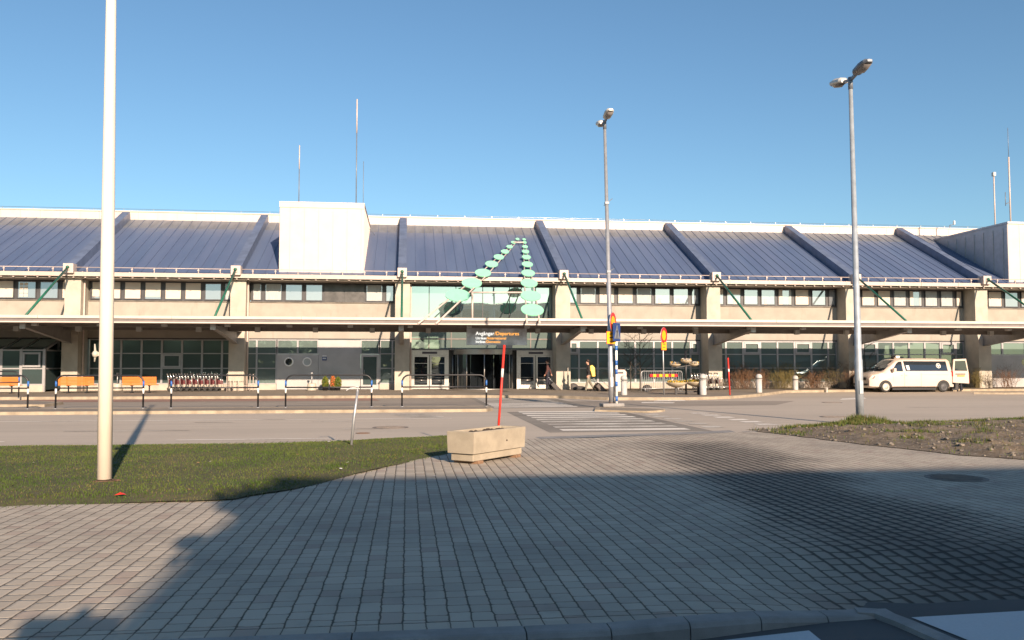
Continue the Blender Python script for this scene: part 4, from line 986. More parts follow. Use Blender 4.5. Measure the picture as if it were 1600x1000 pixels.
# ------------------------------------------------------------------ benches
def bench(x, y, L, label):
    t = thing('bench', label, 'bench', (x,y,TZ), group='orange slatted benches')
    b = MB()
    for k in range(6): b.cbox(-L/2,L/2,-.03+.022*(5-k)*.4,.0+.022*(5-k)*.4,.40+k*.075,.468+k*.075,.006)
    b.build('backrest', M['orange_wood'], t)
    b = MB()
    for k in range(5): b.cbox(-L/2,L/2,.08+k*.085,.155+k*.085,.40,.432,.006)
    b.build('seat', M['orange_wood'], t)
    for s in (-1,1):
        xx = s*(L/2-.42); b = MB(); b.bar((xx,-.005,.86),(xx,.08,.36),.05,.035); b.bar((xx,.05,.385),(xx,.50,.385),.05,.03); b.bar((xx,.26,.38),(xx,.26,.03),.06,.06); b.bar((xx,.02,.02),(xx,.50,.02),.06,.035); b.build('leg', M['black'], t)
    return t
for (a, c, lb) in ((-26,29.5,'orange slatted bench cut off at the left edge of the view'),(91.5,147.5,'orange slatted bench just left of the white flagpole'),(191.5,245,'orange slatted bench between the flagpole and the trolley row')):
    p0, p1 = XA(a,46.6), XA(c,46.6); bench((p0+p1)/2, 46.6, p1-p0, lb)

# ------------------------------------------------------------------ ash bins, plants in pots
def ash_bin(px, py, label):
    p = G(px,py,TZ); t = thing('ash_bin', label, 'ash bin', p, group='concrete ash bins with a post')
    b = MB(); b.lathe([(.27,0),(.28,.03),(.245,.36),(.22,.40),(.05,.41),(.05,.40)],(0,0,0),20); b.build('base', M['ivory'], t)
    b = MB(); b.tube([(0,0,.38),(0,0,.92)],.03,8); b.lathe([(.0,.06),(.06,.05),(.075,.0),(.06,-.05),(0,-.06)],(0,0,.98),12); b.build('ash_post', M['galv'], t)
for px, py, lb in ((58,610.5,'pale round ash bin beside the leftmost bench'),(183,610.5,'pale round ash bin between the two benches at the flagpole'),(487,610,'pale round ash bin in front of the grey porthole panels')): ash_bin(px, py, lb)
def pot_plant(name, px, py, label, cat, group, h, r, mats, n, seed, pot=True, cone=1.0):
    p = G(px,py,TZ); t = thing(name, label, cat, p, group=group); rr = random.Random(seed); z0 = 0
    if pot:
        b = MB(); b.lathe([(.13,0),(.17,.20),(.18,.22),(.155,.22),(.15,.19),(0,.19)],(0,0,0),14); b.build('pot', M['black'], t); z0 = .17
    for mi, mm in enumerate(mats):
        b = MB()
        for _ in range(n//len(mats)):
            k = rr.random(); z = z0+(h-z0)*k; rad = r*(math.sin(math.pi*min(1,k*.85+.12))**.7)*(1-.45*k*cone)*math.sqrt(rr.random()); a = rr.random()*6.28
            q = Vector((rad*math.cos(a),rad*math.sin(a),z)); u = Vector((rr.gauss(0,1),rr.gauss(0,1),rr.gauss(.8,1))).normalized(); v = u.orthogonal().normalized(); s = .035*(.6+rr.random())
            b.add([q-u*s,q+v*s*.45,q+u*s*1.2,q-v*s*.45],[(0,1,2,3)])
        b.build('foliage' if mi == 0 else 'flowers', mm, t, fix=False)
g_ = 'small evergreens along the facade'
pot_plant('evergreen_shrub',76,609.5,'rounded green topiary in front of the glazed vestibule','shrub',g_,.62,.22,(M['leaf_pot'],),900,1,cone=.6)
pot_plant('evergreen_shrub',388,608.5,'slim green shrub behind the right end of the trolley rail','shrub',g_,.78,.16,(M['leaf_pot'],),700,2)
pot_plant('evergreen_shrub',410.5,608.8,'pointed green shrub just right of the trolley railing','shrub',g_,.88,.20,(M['leaf_pot'],),900,3)
pot_plant('evergreen_shrub',508,610,'yellow-green bush left of the orange flowers in front of the grey panels','shrub',g_,.80,.24,(M['leaf_pot'],),1000,4,cone=.5)
pot_plant('flowering_plant',520,610,'orange flowering plant between two green bushes','plant','small evergreens along the facade',.86,.20,(M['leaf_pot'],M['flower_red']),1100,5,cone=.5)
pot_plant('evergreen_shrub',528,610,'yellow-green bush right of the orange flowers','shrub',g_,.78,.24,(M['leaf_pot'],),1000,6,cone=.5)

# ------------------------------------------------------------------ luggage trolleys
def make_trolley():
    t = thing('luggage_trolley', None, 'luggage trolley')
    b = MB()
    for s in (-.27,.27):
        b.tube([(.38,s,.16),(-.36,s*.8,.20)],.018,6); b.tube([(.36,s*1.04,.16),(.40,s*1.04,.80),(.46,s*1.04,.98)],.030,8); b.tube([(.40,s,.80),(.10,s,.62),(.05,s,.20)],.010,6)
    b.tube([(.40,-.27,.52),(.40,.27,.52)],.014,6); b.tube([(-.36,-.22,.20),(-.36,.22,.20)],.016,6); b.tube([(-.36,0,.20),(-.42,0,.14)],.02,6)
    for k in (-.12,.02,.2): b.tube([(k,-.25,.185),(k,.25,.185)],.010,6)
    b.build('frame', M['chrome'], t)
    b = MB(); b.tube([(.46,-.31,.98),(.46,.31,.98)],.026,8); b.build('handle', M['black'], t)
    b = MB(); b.cbox(.345,.372,-.24,.24,.36,.70,.01); b.cbox(.10,.36,-.262,-.254,.38,.60,.004); b.build('board', M['wine_red'], t)
    for (x_, y_) in ((.34,-.25),(.34,.25),(-.42,0)):
        b = MB(); b.v = []; b.lathe([(0,-.018),(.075,-.018),(.085,-.008),(.085,.008),(.075,.018),(0,.018)],(0,0,0),14); b.v = [(x_+u,y_+w_,.085+v_) for u,v_,w_ in b.v]; b.build('wheel', M['tyre'], t)
        
    return t
tro = make_trolley(); first = True
rowL = [(XA(k,49.3), 49.3, math.pi) for k in (277,286,295,304,313.5,323,332,341,350)]
rowR = [(XA(k,47.9), 47.9, math.pi) for k in (1094,1103,1112,1121,1130)]
ordn = ['first','second','third','fourth','fifth','sixth','seventh','eighth','ninth']
for row, side, nm in ((rowL,'trolley row behind the black railing','from its left end'),(rowR,'trolley row beside the flower bowls','from its left end')):
    for k, (x, y, rz) in enumerate(row):
        o = tro if first else copy_tree(tro); first = False
        o.location = (x,y,TZ); o.rotation_euler = (0,0,rz)
        tag(o, 'chrome luggage trolley, %s %s in the %s' % (ordn[k], nm, side), group='luggage trolleys')
t = thing('trolley_rail', 'white tubular guide rail at the right end of the left trolley row', 'rail', (XA(374,49),49.0,TZ))
b = MB()
for k in (355,360,365,373,391,396): x = XA(k,49)-XA(374,49); b.tube([(x,0,0),(x,0,.95)],.022,6)
x0, x1 = XA(353,49)-XA(374,49), XA(397,49)-XA(374,49)
for z in (.22,.30,.9): b.tube([(x0,0,z),(x1,0,z)],.016,6)
b.build('rail', M['white_metal'], t)

# ------------------------------------------------------------------ bollards, ticket machine, boulders
def make_bollard():
    t = thing('bollard', None, 'bollard')
    b = MB(); b.lathe([(.155,0),(.155,.02),(.15,.66)],(0,0,0),20); b.build('shaft', M['bollard_white'], t)
    b = MB(); b.lathe([(.125,.655),(.125,.735)],(0,0,0),20); b.build('light_slot', M['frame_dark'], t)
    b = MB(); b.lathe([(.13,.73),(.165,.735),(.165,.80),(.155,.86),(.12,.92),(.06,.95),(0,.96)],(0,0,0),20); b.lathe([(.16,.655),(.17,.66),(.17,.69),(.155,.695)],(0,0,0),20); b.build('cap', M['bollard_white'], t)
    return t
bo = make_bollard(); 
for k, (px, py, s, lb) in enumerate(((975,617.3,1.0,'pale bollard lamp beside the white ticket machine'),(1098.5,617,1.08,'pale bollard lamp in front of the flower bowls and trolleys'),(1186,613.6,1.03,'pale bollard lamp before the reddish bush, right of the red stake'),(1243,612.6,1.02,'pale bollard lamp standing alone on the asphalt before the olive bush'))):
    o = bo if k == 0 else copy_tree(bo); o.location = G(px,py,TZ if k < 3 else RZ); o.scale = (s,s,s); tag(o, lb, group='pale domed bollard lamps')
p = G(969,611.5,TZ); t = thing('ticket_machine', 'white ticket machine behind the pale bollard and striped sign post', 'ticket machine', p)
b = MB(); b.prism([(-.28,0),(-.28,1.12),(-.24,1.20),(.20,1.20),(.31,1.08),(.31,0)], 'y', -.2, .2); b.build('cabinet', M['white_panel'], t)
b = MB(); b.box(-.17,.13,-.215,-.2,.98,1.08); b.box(.15,.22,-.215,-.2,.80,.86); b.build('display', M['plate_dark'], t)
for px, py, r, z, lb in ((896,608,.30,.8,'dark rounded boulder by the entrance column'),(906,609,.42,.35,'low flat dark boulder right of the entrance column'),(1011,611,.28,.85,'dark rounded boulder before the crowd barrier')):
    p = G(px,py,TZ); b = MB(); b.ball((0,0,r*z*.5), r, 0, 3, (1,1,z), .06, random.Random(int(px))); o = b.build('boulder', M['stone_dark']); o.location = p; tag(o, lb, 'boulder', 'dark boulders')
t = thing('steel_pipe_post', 'slim pale post with a tapered top by the entrance column', 'post', G(887.5,609,TZ)); b = MB(); b.tube([(0,0,0),(0,0,.85)],.055,8); b.tube([(0,0,.85),(0,0,1.1),(0,0,1.55)],[.05,.025,.02],8); b.build('shaft', M['ivory'], t)
o = MB(); o.lathe([(.035,0),(.045,.14),(.05,.14),(.0,.135)],(0,0,0),12); o = o.build('paper_cup', M['white_band']); o.location = G(1291.5,613,RZ); o.scale = (2.0,2.0,2.0); tag(o, 'white paper cup standing on the asphalt left of the van', 'cup')
b = MB(); b.add([(-.06,-.03,.0),(.03,-.04,.01),(.07,.0,.0),(.02,.04,.015),(-.05,.03,.0),(.0,0,.028)],[(0,1,5),(1,2,5),(2,3,5),(3,4,5),(4,0,5),(0,4,3,2,1)]); o = b.build('litter', M['red_stake']); o.location = G(188,773,.06); tag(o, 'crumpled red wrapper lying on the lawn by the flagpole', 'litter')

# ------------------------------------------------------------------ road signs
def disc(b, r0, r1, y, m, n=36, z=0):
    for j in range(n):
        t0, t1 = 2*math.pi*j/n, 2*math.pi*(j+1)/n
        b.add([(r0*math.cos(t0),y,z+r0*math.sin(t0)),(r0*math.cos(t1),y,z+r0*math.sin(t1)),(r1*math.cos(t1),y,z+r1*math.sin(t1)),(r1*math.cos(t0),y,z+r1*math.sin(t0))],[(0,1,2,3)],m)
def round_sign(t, z, r, rz, y=-.07):
    b = MB(); b.lathe([(0,-.012),(r,-.012),(r,.012),(0,.012)],(0,0,0),36); b.v = [(u,w_,v_) for u,v_,w_ in b.v]; disc(b,r*.62,r*.985,-.0145,1); disc(b,0,r*.62,-.0145,2)
    o = b.build('sign_disc', (M['galv'],M['red_sign'],M['yellow_sign']), t); o.location = (0,y,z); o.rotation_euler = (0,0,rz); return o
def plate(t, z, w_, h_, rz, lines, y=-.07):
    b = MB(); b.cbox(-w_/2,w_/2,-.01,.01,-h_/2,h_/2,.004,0); b.box(-w_/2+.012,w_/2-.012,-.0125,-.01,-h_/2+.012,h_/2-.012,1)
    for k in range(lines):
        zz = h_*(.5-(k+.75)/(lines+.5)); b.box(-w_*.26,w_*(.30-.08*(k%2)),-.0142,-.0125,zz-.018,zz+.018,2)
    o = b.build('sign_plate', (M['red_sign'],M['yellow_sign'],M['frame_dark']), t); o.location = (0,y,z); o.rotation_euler = (0,0,rz); return o
lb_ = tl.location
t = thing('no_vehicles_sign', 'round red and yellow sign with a yellow plate clamped to the middle street lamp', 'road sign', (lb_.x,lb_.y,lb_.z), rot=(0,-.012,0)); 
zs = ZAT(lb_,956,504)-lb_.z; o = round_sign(t, zs, .36, R(58), -.1); o.location.x = .02; zs2 = ZAT(lb_,955,528)-lb_.z; o2 = plate(t, zs2, .42, .46, R(22), 3, -.34); o2.location.x = -.06; o.location.y = -.30
b = MB(); b.tube([(0,0,zs2-.25),(0,0,zs+.2)],.095,10); b.box(-.02,.02,-.33,-.09,zs2-.02,zs2+.02); b.box(-.02,.02,-.29,-.09,zs-.02,zs+.02); b.build('clamp', M['galv'], t)
p = G(963.5,634.5,IZ); t = thing('pedestrian_crossing_sign', 'blue pedestrian crossing sign on a blue and white banded post', 'road sign', p)
zt_ = ZAT(p,963,519)-p.z; b = MB(); b.tube([(0,0,0),(0,0,zt_+.3)],.045,10); b.build('post', M['white_band'], t)
for k in range(5):
    za = ZAT(p,963,(540,563,577,596,619)[k])-p.z; b = MB(); b.tube([(0,0,za-.18),(0,0,za+.0)],.0485,10); b.build('blue_band', M['blue_band'], t)
b = MB(); s = .335; b.cbox(-s,s,-.012,.012,-s,s,.006,0)
b.add([(-s*.80,-.0150,-s*.72),(s*.86,-.0150,-s*.72),(0,-.0150,s*.84)],[(0,1,2)],1)
def flat(pts, y, m): b.add([(u,y,v) for u,v in pts],[tuple(range(len(pts)))],m)
flat([(-.02,.10),(.03,.10),(.045,-.03),(-.03,-.03)],-.018,2); flat([(-.03,-.03),(.0,-.03),(-.06,-.21),(-.10,-.21)],-.018,2); flat([(.01,-.03),(.045,-.03),(.10,-.21),(.06,-.21)],-.018,2); flat([(.03,.09),(.10,.0),(.085,-.015),(.02,.05)],-.018,2); flat([(-.02,.09),(-.09,.0),(-.075,-.015),(-.01,.05)],-.018,2)
flat([(.005+.03*math.cos(k*.52),.145+.03*math.sin(k*.52)) for k in range(12)],-.018,2)
for k in range(4): flat([(-.20+.11*k,-.23),(-.14+.11*k,-.23),(-.15+.11*k,-.215),(-.19+.11*k,-.215)],-.018,2)
o = b.build('sign_panel', (M['blue_sign'],M['triangle'],M['black']), t); o.location = (0,-.07,zt_); o.rotation_euler = (0,0,R(54))
p = G(1037.5,617,TZ); t = thing('no_vehicles_sign', 'round red and yellow sign with yellow plate on a slim post by the flower bowls', 'road sign', p)
z1 = ZAT(p,1036,524)-p.z; b = MB(); b.tube([(0,0,0),(-.04,0,z1+.3)],.032,8); b.build('post', M['galv'], t); round_sign(t, z1, .39, R(50), -.05); plate(t, ZAT(p,1036,540.5)-p.z, .46, .42, R(42), 2, -.05)

# ------------------------------------------------------------------ crowd barrier, flower-bowl stand
p0, p1 = G(1002,612,TZ), G(1066,611,TZ); L_ = (p1-p0).length
t = thing('crowd_barrier', 'galvanised crowd barrier with a red and yellow striped board', 'barrier', p0, math.atan2(p1.y-p0.y,p1.x-p0.x))
b = MB(); H = 1.12; b.tube([(0,0,.0),(0,0,H-.12),(.05,0,H-.02),(.14,0,H),(L_-.14,0,H),(L_-.05,0,H-.02),(L_,0,H-.12),(L_,0,.0)],.022,8); b.tube([(0,0,.16),(L_,0,.16)],.018,6)
for s in (.25,L_-.25): b.tube([(s,-.25,.02),(s,.25,.02)],.02,6); b.tube([(s,0,.02),(s,0,.2)],.02,6)
b.build('frame', M['galv'], t)
k = 0; b = MB()
while .10+k*.118 < L_-.05: b.tube([(.10+k*.118,0,.16),(.10+k*.118,0,H)],.010,5); k += 1
b.build('bars', M['galv'], t)
b = MB(); xa_, xb_ = .55, L_-.35; n = 9
for k in range(n): b.box(xa_+(xb_-xa_)*k/n,xa_+(xb_-xa_)*(k+1)/n,-.045,-.025,.80,.95,k%2)
b.build('striped_board', (M['red_sign'],M['yellow_sign']), t)
p = G(1072,616.5,TZ); t = thing('flower_bowl_stand', 'dark steel stand carrying five stone bowls of yellow flowers', 'flower stand', p); s_ = (p-CAM).length/FPX
def off(px): return (px-1072)*s_*1.02
def zz(py): return ZAT(p,1072,py)-p.z
b = MB(); b.tube([(0,0,0),(0,0,zz(548))],.055,8); b.tube([(.08,0,zz(549)),(.08,0,zz(540))],.012,5); b.tube([(.0,0,zz(549)),(.10,0,zz(549))],.012,5); b.lathe([(.0,0),(.06,.0),(.05,.03),(0,.03)],(.08,0,zz(548)),8)
for px in (1056.5,1091): b.box(off(px)-.05,off(px)+.05,-.05,.05,0,zz(604))
b.bar((off(1056),0,zz(612)),(off(1092),0,zz(612)),.05,.06); b.bar((off(1057),0,zz(574)),(off(1085),0,zz(570)),.04,.05)
b.build('stand', M['black'], t)
rr = random.Random(6)
for px, py, r, y_, mm in ((1057,599.5,.52,0,1),(1088,598.5,.52,.05,1),(1070,564.5,.29,-.25,0),(1057,570,.30,.12,0),(1085,569.5,.27,.05,0)):
    x_, z_ = off(px), zz(py); b = MB(); b.lathe([(r*.18,-r*.36),(r*.35,-r*.33),(r*.72,-r*.17),(r,.06*r),(r*1.02,.12*r),(r*.94,.12*r),(r*.9,.04*r),(0,.02*r)],(x_,y_,z_),24); bw = b.build('bowl', M['bowl'], t)
    b = MB()
    for _ in range(170 if r > .4 else 60):
        a = rr.random()*6.28; q = r*.88*math.sqrt(rr.random()); c = Vector((x_+q*math.cos(a),y_+q*math.sin(a),z_+r*.08+.11*rr.random())); u = Vector((rr.gauss(0,1),rr.gauss(0,1),rr.gauss(.6,.6))).normalized(); v = u.orthogonal().normalized(); sz = .045
        b.add([c-u*sz,c+v*sz*.8,c+u*sz,c-v*sz*.8],[(0,1,2,3)], 0 if rr.random() < (.45 if mm else .2) else 1)
    b.build('flower_mass', (M['flower_yellow'],M['leaf_pot'] if mm else M['ivory']), bw, fix=False)

# ------------------------------------------------------------------ bushes and bare trees
def twig_bush(name, px0, px1, py, top, label, cat, group, m, n, seed, leafm=None, spread=.95, r=.0075, Y=None):
    x0, x1 = XA(px0,Y or 50.2), XA(px1,Y or 50.2); y = Y or 50.2; p = Vector(((x0+x1)/2,y,TZ)); hgt = ZAT(p,(px0+px1)/2,top)-TZ; hw = (x1-x0)/2
    t = thing(name, label, cat, p, group=group); rr = random.Random(seed); b = MB(); lv = MB()
    for _ in range(int(n*.66)):
        a = rr.random()*6.283; d = rr.random()**.7; bx, by = rr.gauss(0,.30*hw), rr.gauss(0,.2)
        h = hgt*(.40+.68*rr.random())*(1-.16*d); tx, ty = bx+math.cos(a)*d*hw*spread, by+math.sin(a)*d*.6; 
        m1 = Vector((bx+(tx-bx)*.35+rr.gauss(0,.04), by+(ty-by)*.35, h*.5)); tip = Vector((tx,ty,h))
        b.tube([(bx,by,-.03),m1,tip],[r,r*.8,r*.35],3,0,False)
        for _k in range(6):
            s0 = .25+.7*rr.random(); q = (Vector((bx,by,0)).lerp(m1,s0*2) if s0 < .5 else m1.lerp(tip,s0*2-1)); e = q+Vector((rr.gauss(0,.16),rr.gauss(0,.12),.06+.22*rr.random()))
            b.tube([q,e],[r*.6,r*.3],3,0,False)
            if leafm and rr.random() < .8:
                for _j in range(3):
                    c = q.lerp(e,.4+.6*rr.random())+Vector((rr.gauss(0,.03),rr.gauss(0,.03),rr.gauss(0,.03))); u = Vector((rr.gauss(0,1),rr.gauss(0,1),rr.gauss(0,1))).normalized(); v = u.orthogonal().normalized(); sz = .024
                    lv.add([c-u*sz,c+v*sz*.6,c+u*sz,c-v*sz*.6],[(0,1,2,3)])
    b.build('twigs', m, t, fix=False)
    if lv.v: lv.build('leaves', leafm, t, fix=False)
gb = 'bare and half-bare bushes in the planting bed'
M['leaf_olive'] = leaf_mat('olive_leaves', (.13,.12,.03), (.24,.19,.05), 3); M['leaf_rust'] = leaf_mat('rusty_leaves', (.17,.085,.035), (.24,.14,.06), 3)
twig_bush('bush',1138,1178,606,563,'reddish-brown bush nearest the red stake','bush',gb,M['twig_red'],150,1,M['leaf_rust'])
twig_bush('bush',1176,1204,606,572,'low rusty bush between the reddish and the olive bush','bush',gb,M['twig_red'],80,2,M['leaf_rust'])
twig_bush('bush',1196,1258,606,563,'broad olive-green bush behind the lone bollard','bush',gb,M['twig_olive'],200,3,M['leaf_olive'])
twig_bush('bush',1255,1284,606,576,'small reddish bush right of the olive bush','bush',gb,M['twig_red'],90,4,M['leaf_rust'])
twig_bush('bush',1276,1318,606,560,'dark brown loose bush behind the paper cup','bush',gb,M['twig_brown'],110,5,M['leaf_olive'])
twig_bush('bush',1310,1352,606,562,'dense reddish bush behind the lamp post and van bonnet','bush',gb,M['twig_red'],190,6)
twig_bush('bush',1352,1374,606,560,'brown bush hidden behind the van bonnet','bush',gb,M['twig_brown'],60,7)
twig_bush('bush',1512,1534,604,572,'green-brown bush behind the open van door','bush',gb,M['twig_olive'],80,8,M['leaf_olive'])
twig_bush('bush',1530,1554,604,578,'pale grey-brown bush at the last visible column','bush',gb,M['twig_brown'],90,9)
twig_bush('bush',1552,1592,604,566,'loose reddish bush before the grey panels at far right','bush',gb,M['twig_red'],100,10)
twig_bush('bush',1118,1140,608,590,'low brown bush behind the right trolley row','bush',gb,M['twig_brown'],50,12)
def bare_tree(px, py, top, hw, label, seed, n1=9):
    p = G(px,py,TZ); p.z = TZ; h = ZAT(p,px,top)-TZ; t = thing('bare_tree', label, 'tree', p, group='small bare trees'); rr = random.Random(seed)
    b = MB(); b.tube([(0,0,-.05),(.03,0,h*.35),(0,.02,h*.7),(.02,0,h)],[.035,.028,.018,.006],6); b.build('trunk', M['twig_grey'], t)
    b = MB()
    def br(q, d, L, r, dep):
        e = q+d*L; b.tube([q,q.lerp(e,.5)+Vector((rr.gauss(0,.03),rr.gauss(0,.03),0)),e],[r,r*.75,r*.35],4,0,False)
        if dep:
            for _ in range(4): br(q.lerp(e,.3+.65*rr.random()), (d+Vector((rr.gauss(0,.6),rr.gauss(0,.6),rr.gauss(.1,.3)))).normalized(), L*.55, r*.55, dep-1)
    for k in range(n1):
        a = k*2.4+rr.random(); q = Vector((0,0,h*(.25+.65*k/n1))); br(q, Vector((math.cos(a)*.8,math.sin(a)*.8,.65)).normalized(), hw*(1.1-.5*k/n1), .016, 2)
    b.build('crown', M['twig_grey'], t, fix=False)
bare_tree(1000,608.5,516,1.25,'slender bare tree behind the crowd barrier',3,12)
bare_tree(985,609,548,.7,'small bare sapling right of the white ticket machine',5,7)
bare_tree(1352,607,520,.8,'bare sapling beside the column behind the van bonnet',9,7)
# ------------------------------------------------------------------ van
pf, pr_ = G(1384,613.2,RZ), G(1471.5,612.6,RZ); vc = (pf+pr_)/2; wb = (pr_-pf).length
van = thing('van', 'white minibus parked before the terminal with its rear door open', 'van', (vc.x,vc.y+.90,RZ), math.atan2(pr_.y-pf.y,pr_.x-pf.x)*.35)
xf, xr = -wb/2, wb/2
ST = [(xf-.99,.36,.62,.78,.70,.66),(xf-.95,.27,.80,.93,.86,.74),(xf-.80,.25,.98,1.06,.93,.78),(xf-.45,.24,1.06,1.14,.955,.80),(xf-.02,.24,1.12,1.22,.96,.80),
      (xf+.42,.24,1.16,1.62,.96,.78),(xf+.80,.24,1.17,1.89,.96,.73),(xf+1.15,.24,1.17,1.955,.96,.72),(xf+1.45,.24,1.17,1.965,.96,.72),(xr-.3,.24,1.17,1.965,.96,.72),(xr+.42,.24,1.17,1.945,.955,.72),(xr+.55,.27,1.16,1.88,.94,.70),(xr+.60,.32,1.15,1.80,.91,.68)]
b = MB(); ring_n = 14; vs = []
for (x, zb, zl, zt, hw, hr) in ST:
    half = [(0,zb),(hw*.8,zb),(hw*.985,zb+.10),(hw,zb+.38 if zl > .7 else (zb+zl)/2),(hw*.985,zl),(hr+.03,zt-.10 if zt-zl > .3 else zt-.03),(hr-.10,zt-.005),(0,zt+.012)]
    vs += [(x,-y,z) for y, z in half] + [(x,y,z) for y, z in half[-2:0:-1]]
fs = []
for i in range(len(ST)-1):
    for j in range(ring_n): fs.append((i*ring_n+j,i*ring_n+(j+1)%ring_n,(i+1)*ring_n+(j+1)%ring_n,(i+1)*ring_n+j))
fs += [tuple(range(ring_n)), tuple(range((len(ST)-1)*ring_n,len(ST)*ring_n))]
b.add(vs, fs, 0, True); body = b.build('body', M['van_white'], van)
md = body.modifiers.new('edge', 'EDGE_SPLIT'); md.split_angle = R(38)
def sidept(x, z, out=.006):                              # point on the near flank between belt and roof line
    def lerp(i, k): return ST[i][k]+(ST[i+1][k]-ST[i][k])*(x-ST[i][0])/(ST[i+1][0]-ST[i][0])
    i = max(k for k in range(len(ST)-1) if ST[k][0] <= x)
    zl, zt, hw, hr = lerp(i,2), lerp(i,3), lerp(i,4), lerp(i,5); y0, y1 = hw*.985, hr+.03; z1 = zt-.10
    k = (z-zl)/(z1-zl); return (x, -(y0+(y1-y0)*k)-out, z)
def flank(name, pts, m, out=.006, parent=van, label=None):
    b = MB(); n = len(pts); f = [sidept(x,z,out) for x,z in pts]; g = [(x,y+.02,z) for x,y,z in f]
    b.add(f+g, [tuple(range(n)), tuple(range(n,2*n))[::-1]]+[(i,(i+1)%n,n+(i+1)%n,n+i) for i in range(n)]); o = b.build(name, m, parent); return o
fw = flank('front_door_window', [(xf+.40,1.215),(xf+1.13,1.215),(xf+1.13,1.79),(xf+.93,1.775),(xf+.78,1.66)], M['glass_van'])
sw = flank('side_window', [(xf+1.30,1.235),(xr+.33,1.235),(xr+.30,1.80),(xf+1.24,1.81)], M['glass_van'])
flank('paper_notice', [(xf+1.40,1.29),(xf+1.58,1.29),(xf+1.55,1.56),(xf+1.37,1.56)], M['white_band'], .010, sw)
# round emblem on the glass
b = MB(); ce = (xr-.22,1.54)
def em(pts, m, out): 
    f = [sidept(ce[0]+u,ce[1]+v,out) for u, v in pts]; b.add(f, [tuple(range(len(f)))], m)
em([(.145*math.cos(k*.2618),.145*math.sin(k*.2618)) for k in range(24)], 0, .009); em([(.118*math.cos(k*.2618),.118*math.sin(k*.2618)) for k in range(24)], 1, .011)
em([(-.10,.05),(-.02,.07),(.05,.02),(.10,.03),(.06,-.03),(.0,-.06),(-.02,-.01)], 0, .013); em([(-.07,-.02),(-.03,-.03),(.01,-.09),(-.04,-.08)], 0, .013)
b.build('emblem', (M['white_band'],M['navy']), sw, fix=False)
# windscreen
b = MB()
def wsp(k, s): 
    x0,z0,x1,z1 = xf+.03,1.27,xf+.80,1.845; x = x0+(x1-x0)*k; z = z0+(z1-z0)*k; hw = (.80+(.66-.80)*k)
    bow = .10*(1-abs(s)**2); return (x-.02-bow*.6, s*hw, z+.018+bow*.10)
n = 8; vs = [wsp(k/4, -1+2*j/n) for k in range(5) for j in range(n+1)]
b.add(vs, [((k+1)*(n+1)+j,(k+1)*(n+1)+j+1,k*(n+1)+j+1,k*(n+1)+j) for k in range(4) for j in range(n)], 0, True)
ws = b.build('windscreen', M['glass_van'], van, fix=False)
b = MB()
for s0 in (-.55,.05): b.bar(Vector(wsp(.02,s0))+Vector((-.02,0,.01)), Vector(wsp(.32,s0+.42))+Vector((-.025,0,.015)), .018, .012)
b.build('wiper', M['van_black'], ws)
for x in (xf, xr):
    b = MB(); 
    for s in (-1,1):
        pts = [(x+.40*math.cos(k*math.pi/14),.02+.30+.385*math.sin(k*math.pi/14)) for k in range(15)]
        pts = [(u, max(.245,v)) for u, v in pts]; b.prism(pts, 'y', min(s*.80,s*.966), max(s*.80,s*.966))
    b.build('wheel_arch', M['seal'], van)
    for s in (-1,1):
        b = MB(); prof = [(.0,-.10),(.23,-.10),(.30,-.09),(.325,-.05),(.325,.05),(.30,.09),(.23,.10),(0,.10)]
        b.lathe(prof,(0,0,0),28); b.v = [(x+u, s*.875+w_, .325+v) for u, v, w_ in b.v]; wh = b.build('wheel', M['tyre'], van)
        b = MB(); b.lathe([(0,.0),(.06,.02),(.085,.005),(.12,.012),(.17,-.012),(.20,.012),(.215,.018),(.22,.0)],(0,0,0),24); b.v = [(x+u, s*(.978+w_), .325+v) for u, v, w_ in b.v]; b.build('rim', M['rim'] if x == xf else M['frame_dark'], wh)
# seams, sills, trim
b = MB()
def seam(pts, wd=.012):
    for a, c in zip(pts, pts[1:]):
        if a[0] == c[0]: b.box(a[0]-wd/2,a[0]+wd/2,-.966,-.94,min(a[1],c[1]),max(a[1],c[1]))
        else: b.box(min(a[0],c[0]),max(a[0],c[0]),-.966,-.94,a[1]-wd/2,a[1]+wd/2)
seam([(xf+1.20,.36),(xf+1.20,1.12)]); seam([(xf+2.25,.36),(xf+2.25,1.12)]); seam([(xf+.48,.62),(xf+.48,1.05)]); seam([(xf+1.20,.36),(xf+2.25,.36)]); seam([(xf+.55,.36),(xf+1.20,.36)]); seam([(xf+2.25,1.02),(xr+.35,1.02)],.010)
b.build('door_seam', M['frame_grey'], van)
b = MB(); b.box(xf+1.0,xf+1.10,-.985,-.96,.97,1.01); b.box(xf+1.28,xf+1.38,-.985,-.96,.97,1.01); b.build('door_handle', M['van_white'], van)
b = MB(); b.box(xf+.45,xr-.45,-.92,.92,.14,.25); b.box(xr-.9,xr-.45,-.7,-.2,.10,.25); b.build('underbody', M['seal'], van)
b = MB(); b.box(xf-1.002,xf-.90,-.58,.58,.70,.86); b.build('grille', M['van_black'], van)
b = MB(); b.prism([(-.72,.40),(.72,.40),(.78,.50),(-.78,.50)], 'x', xf-1.012, xf-.95); b.build('bumper_grille', M['van_black'], van)
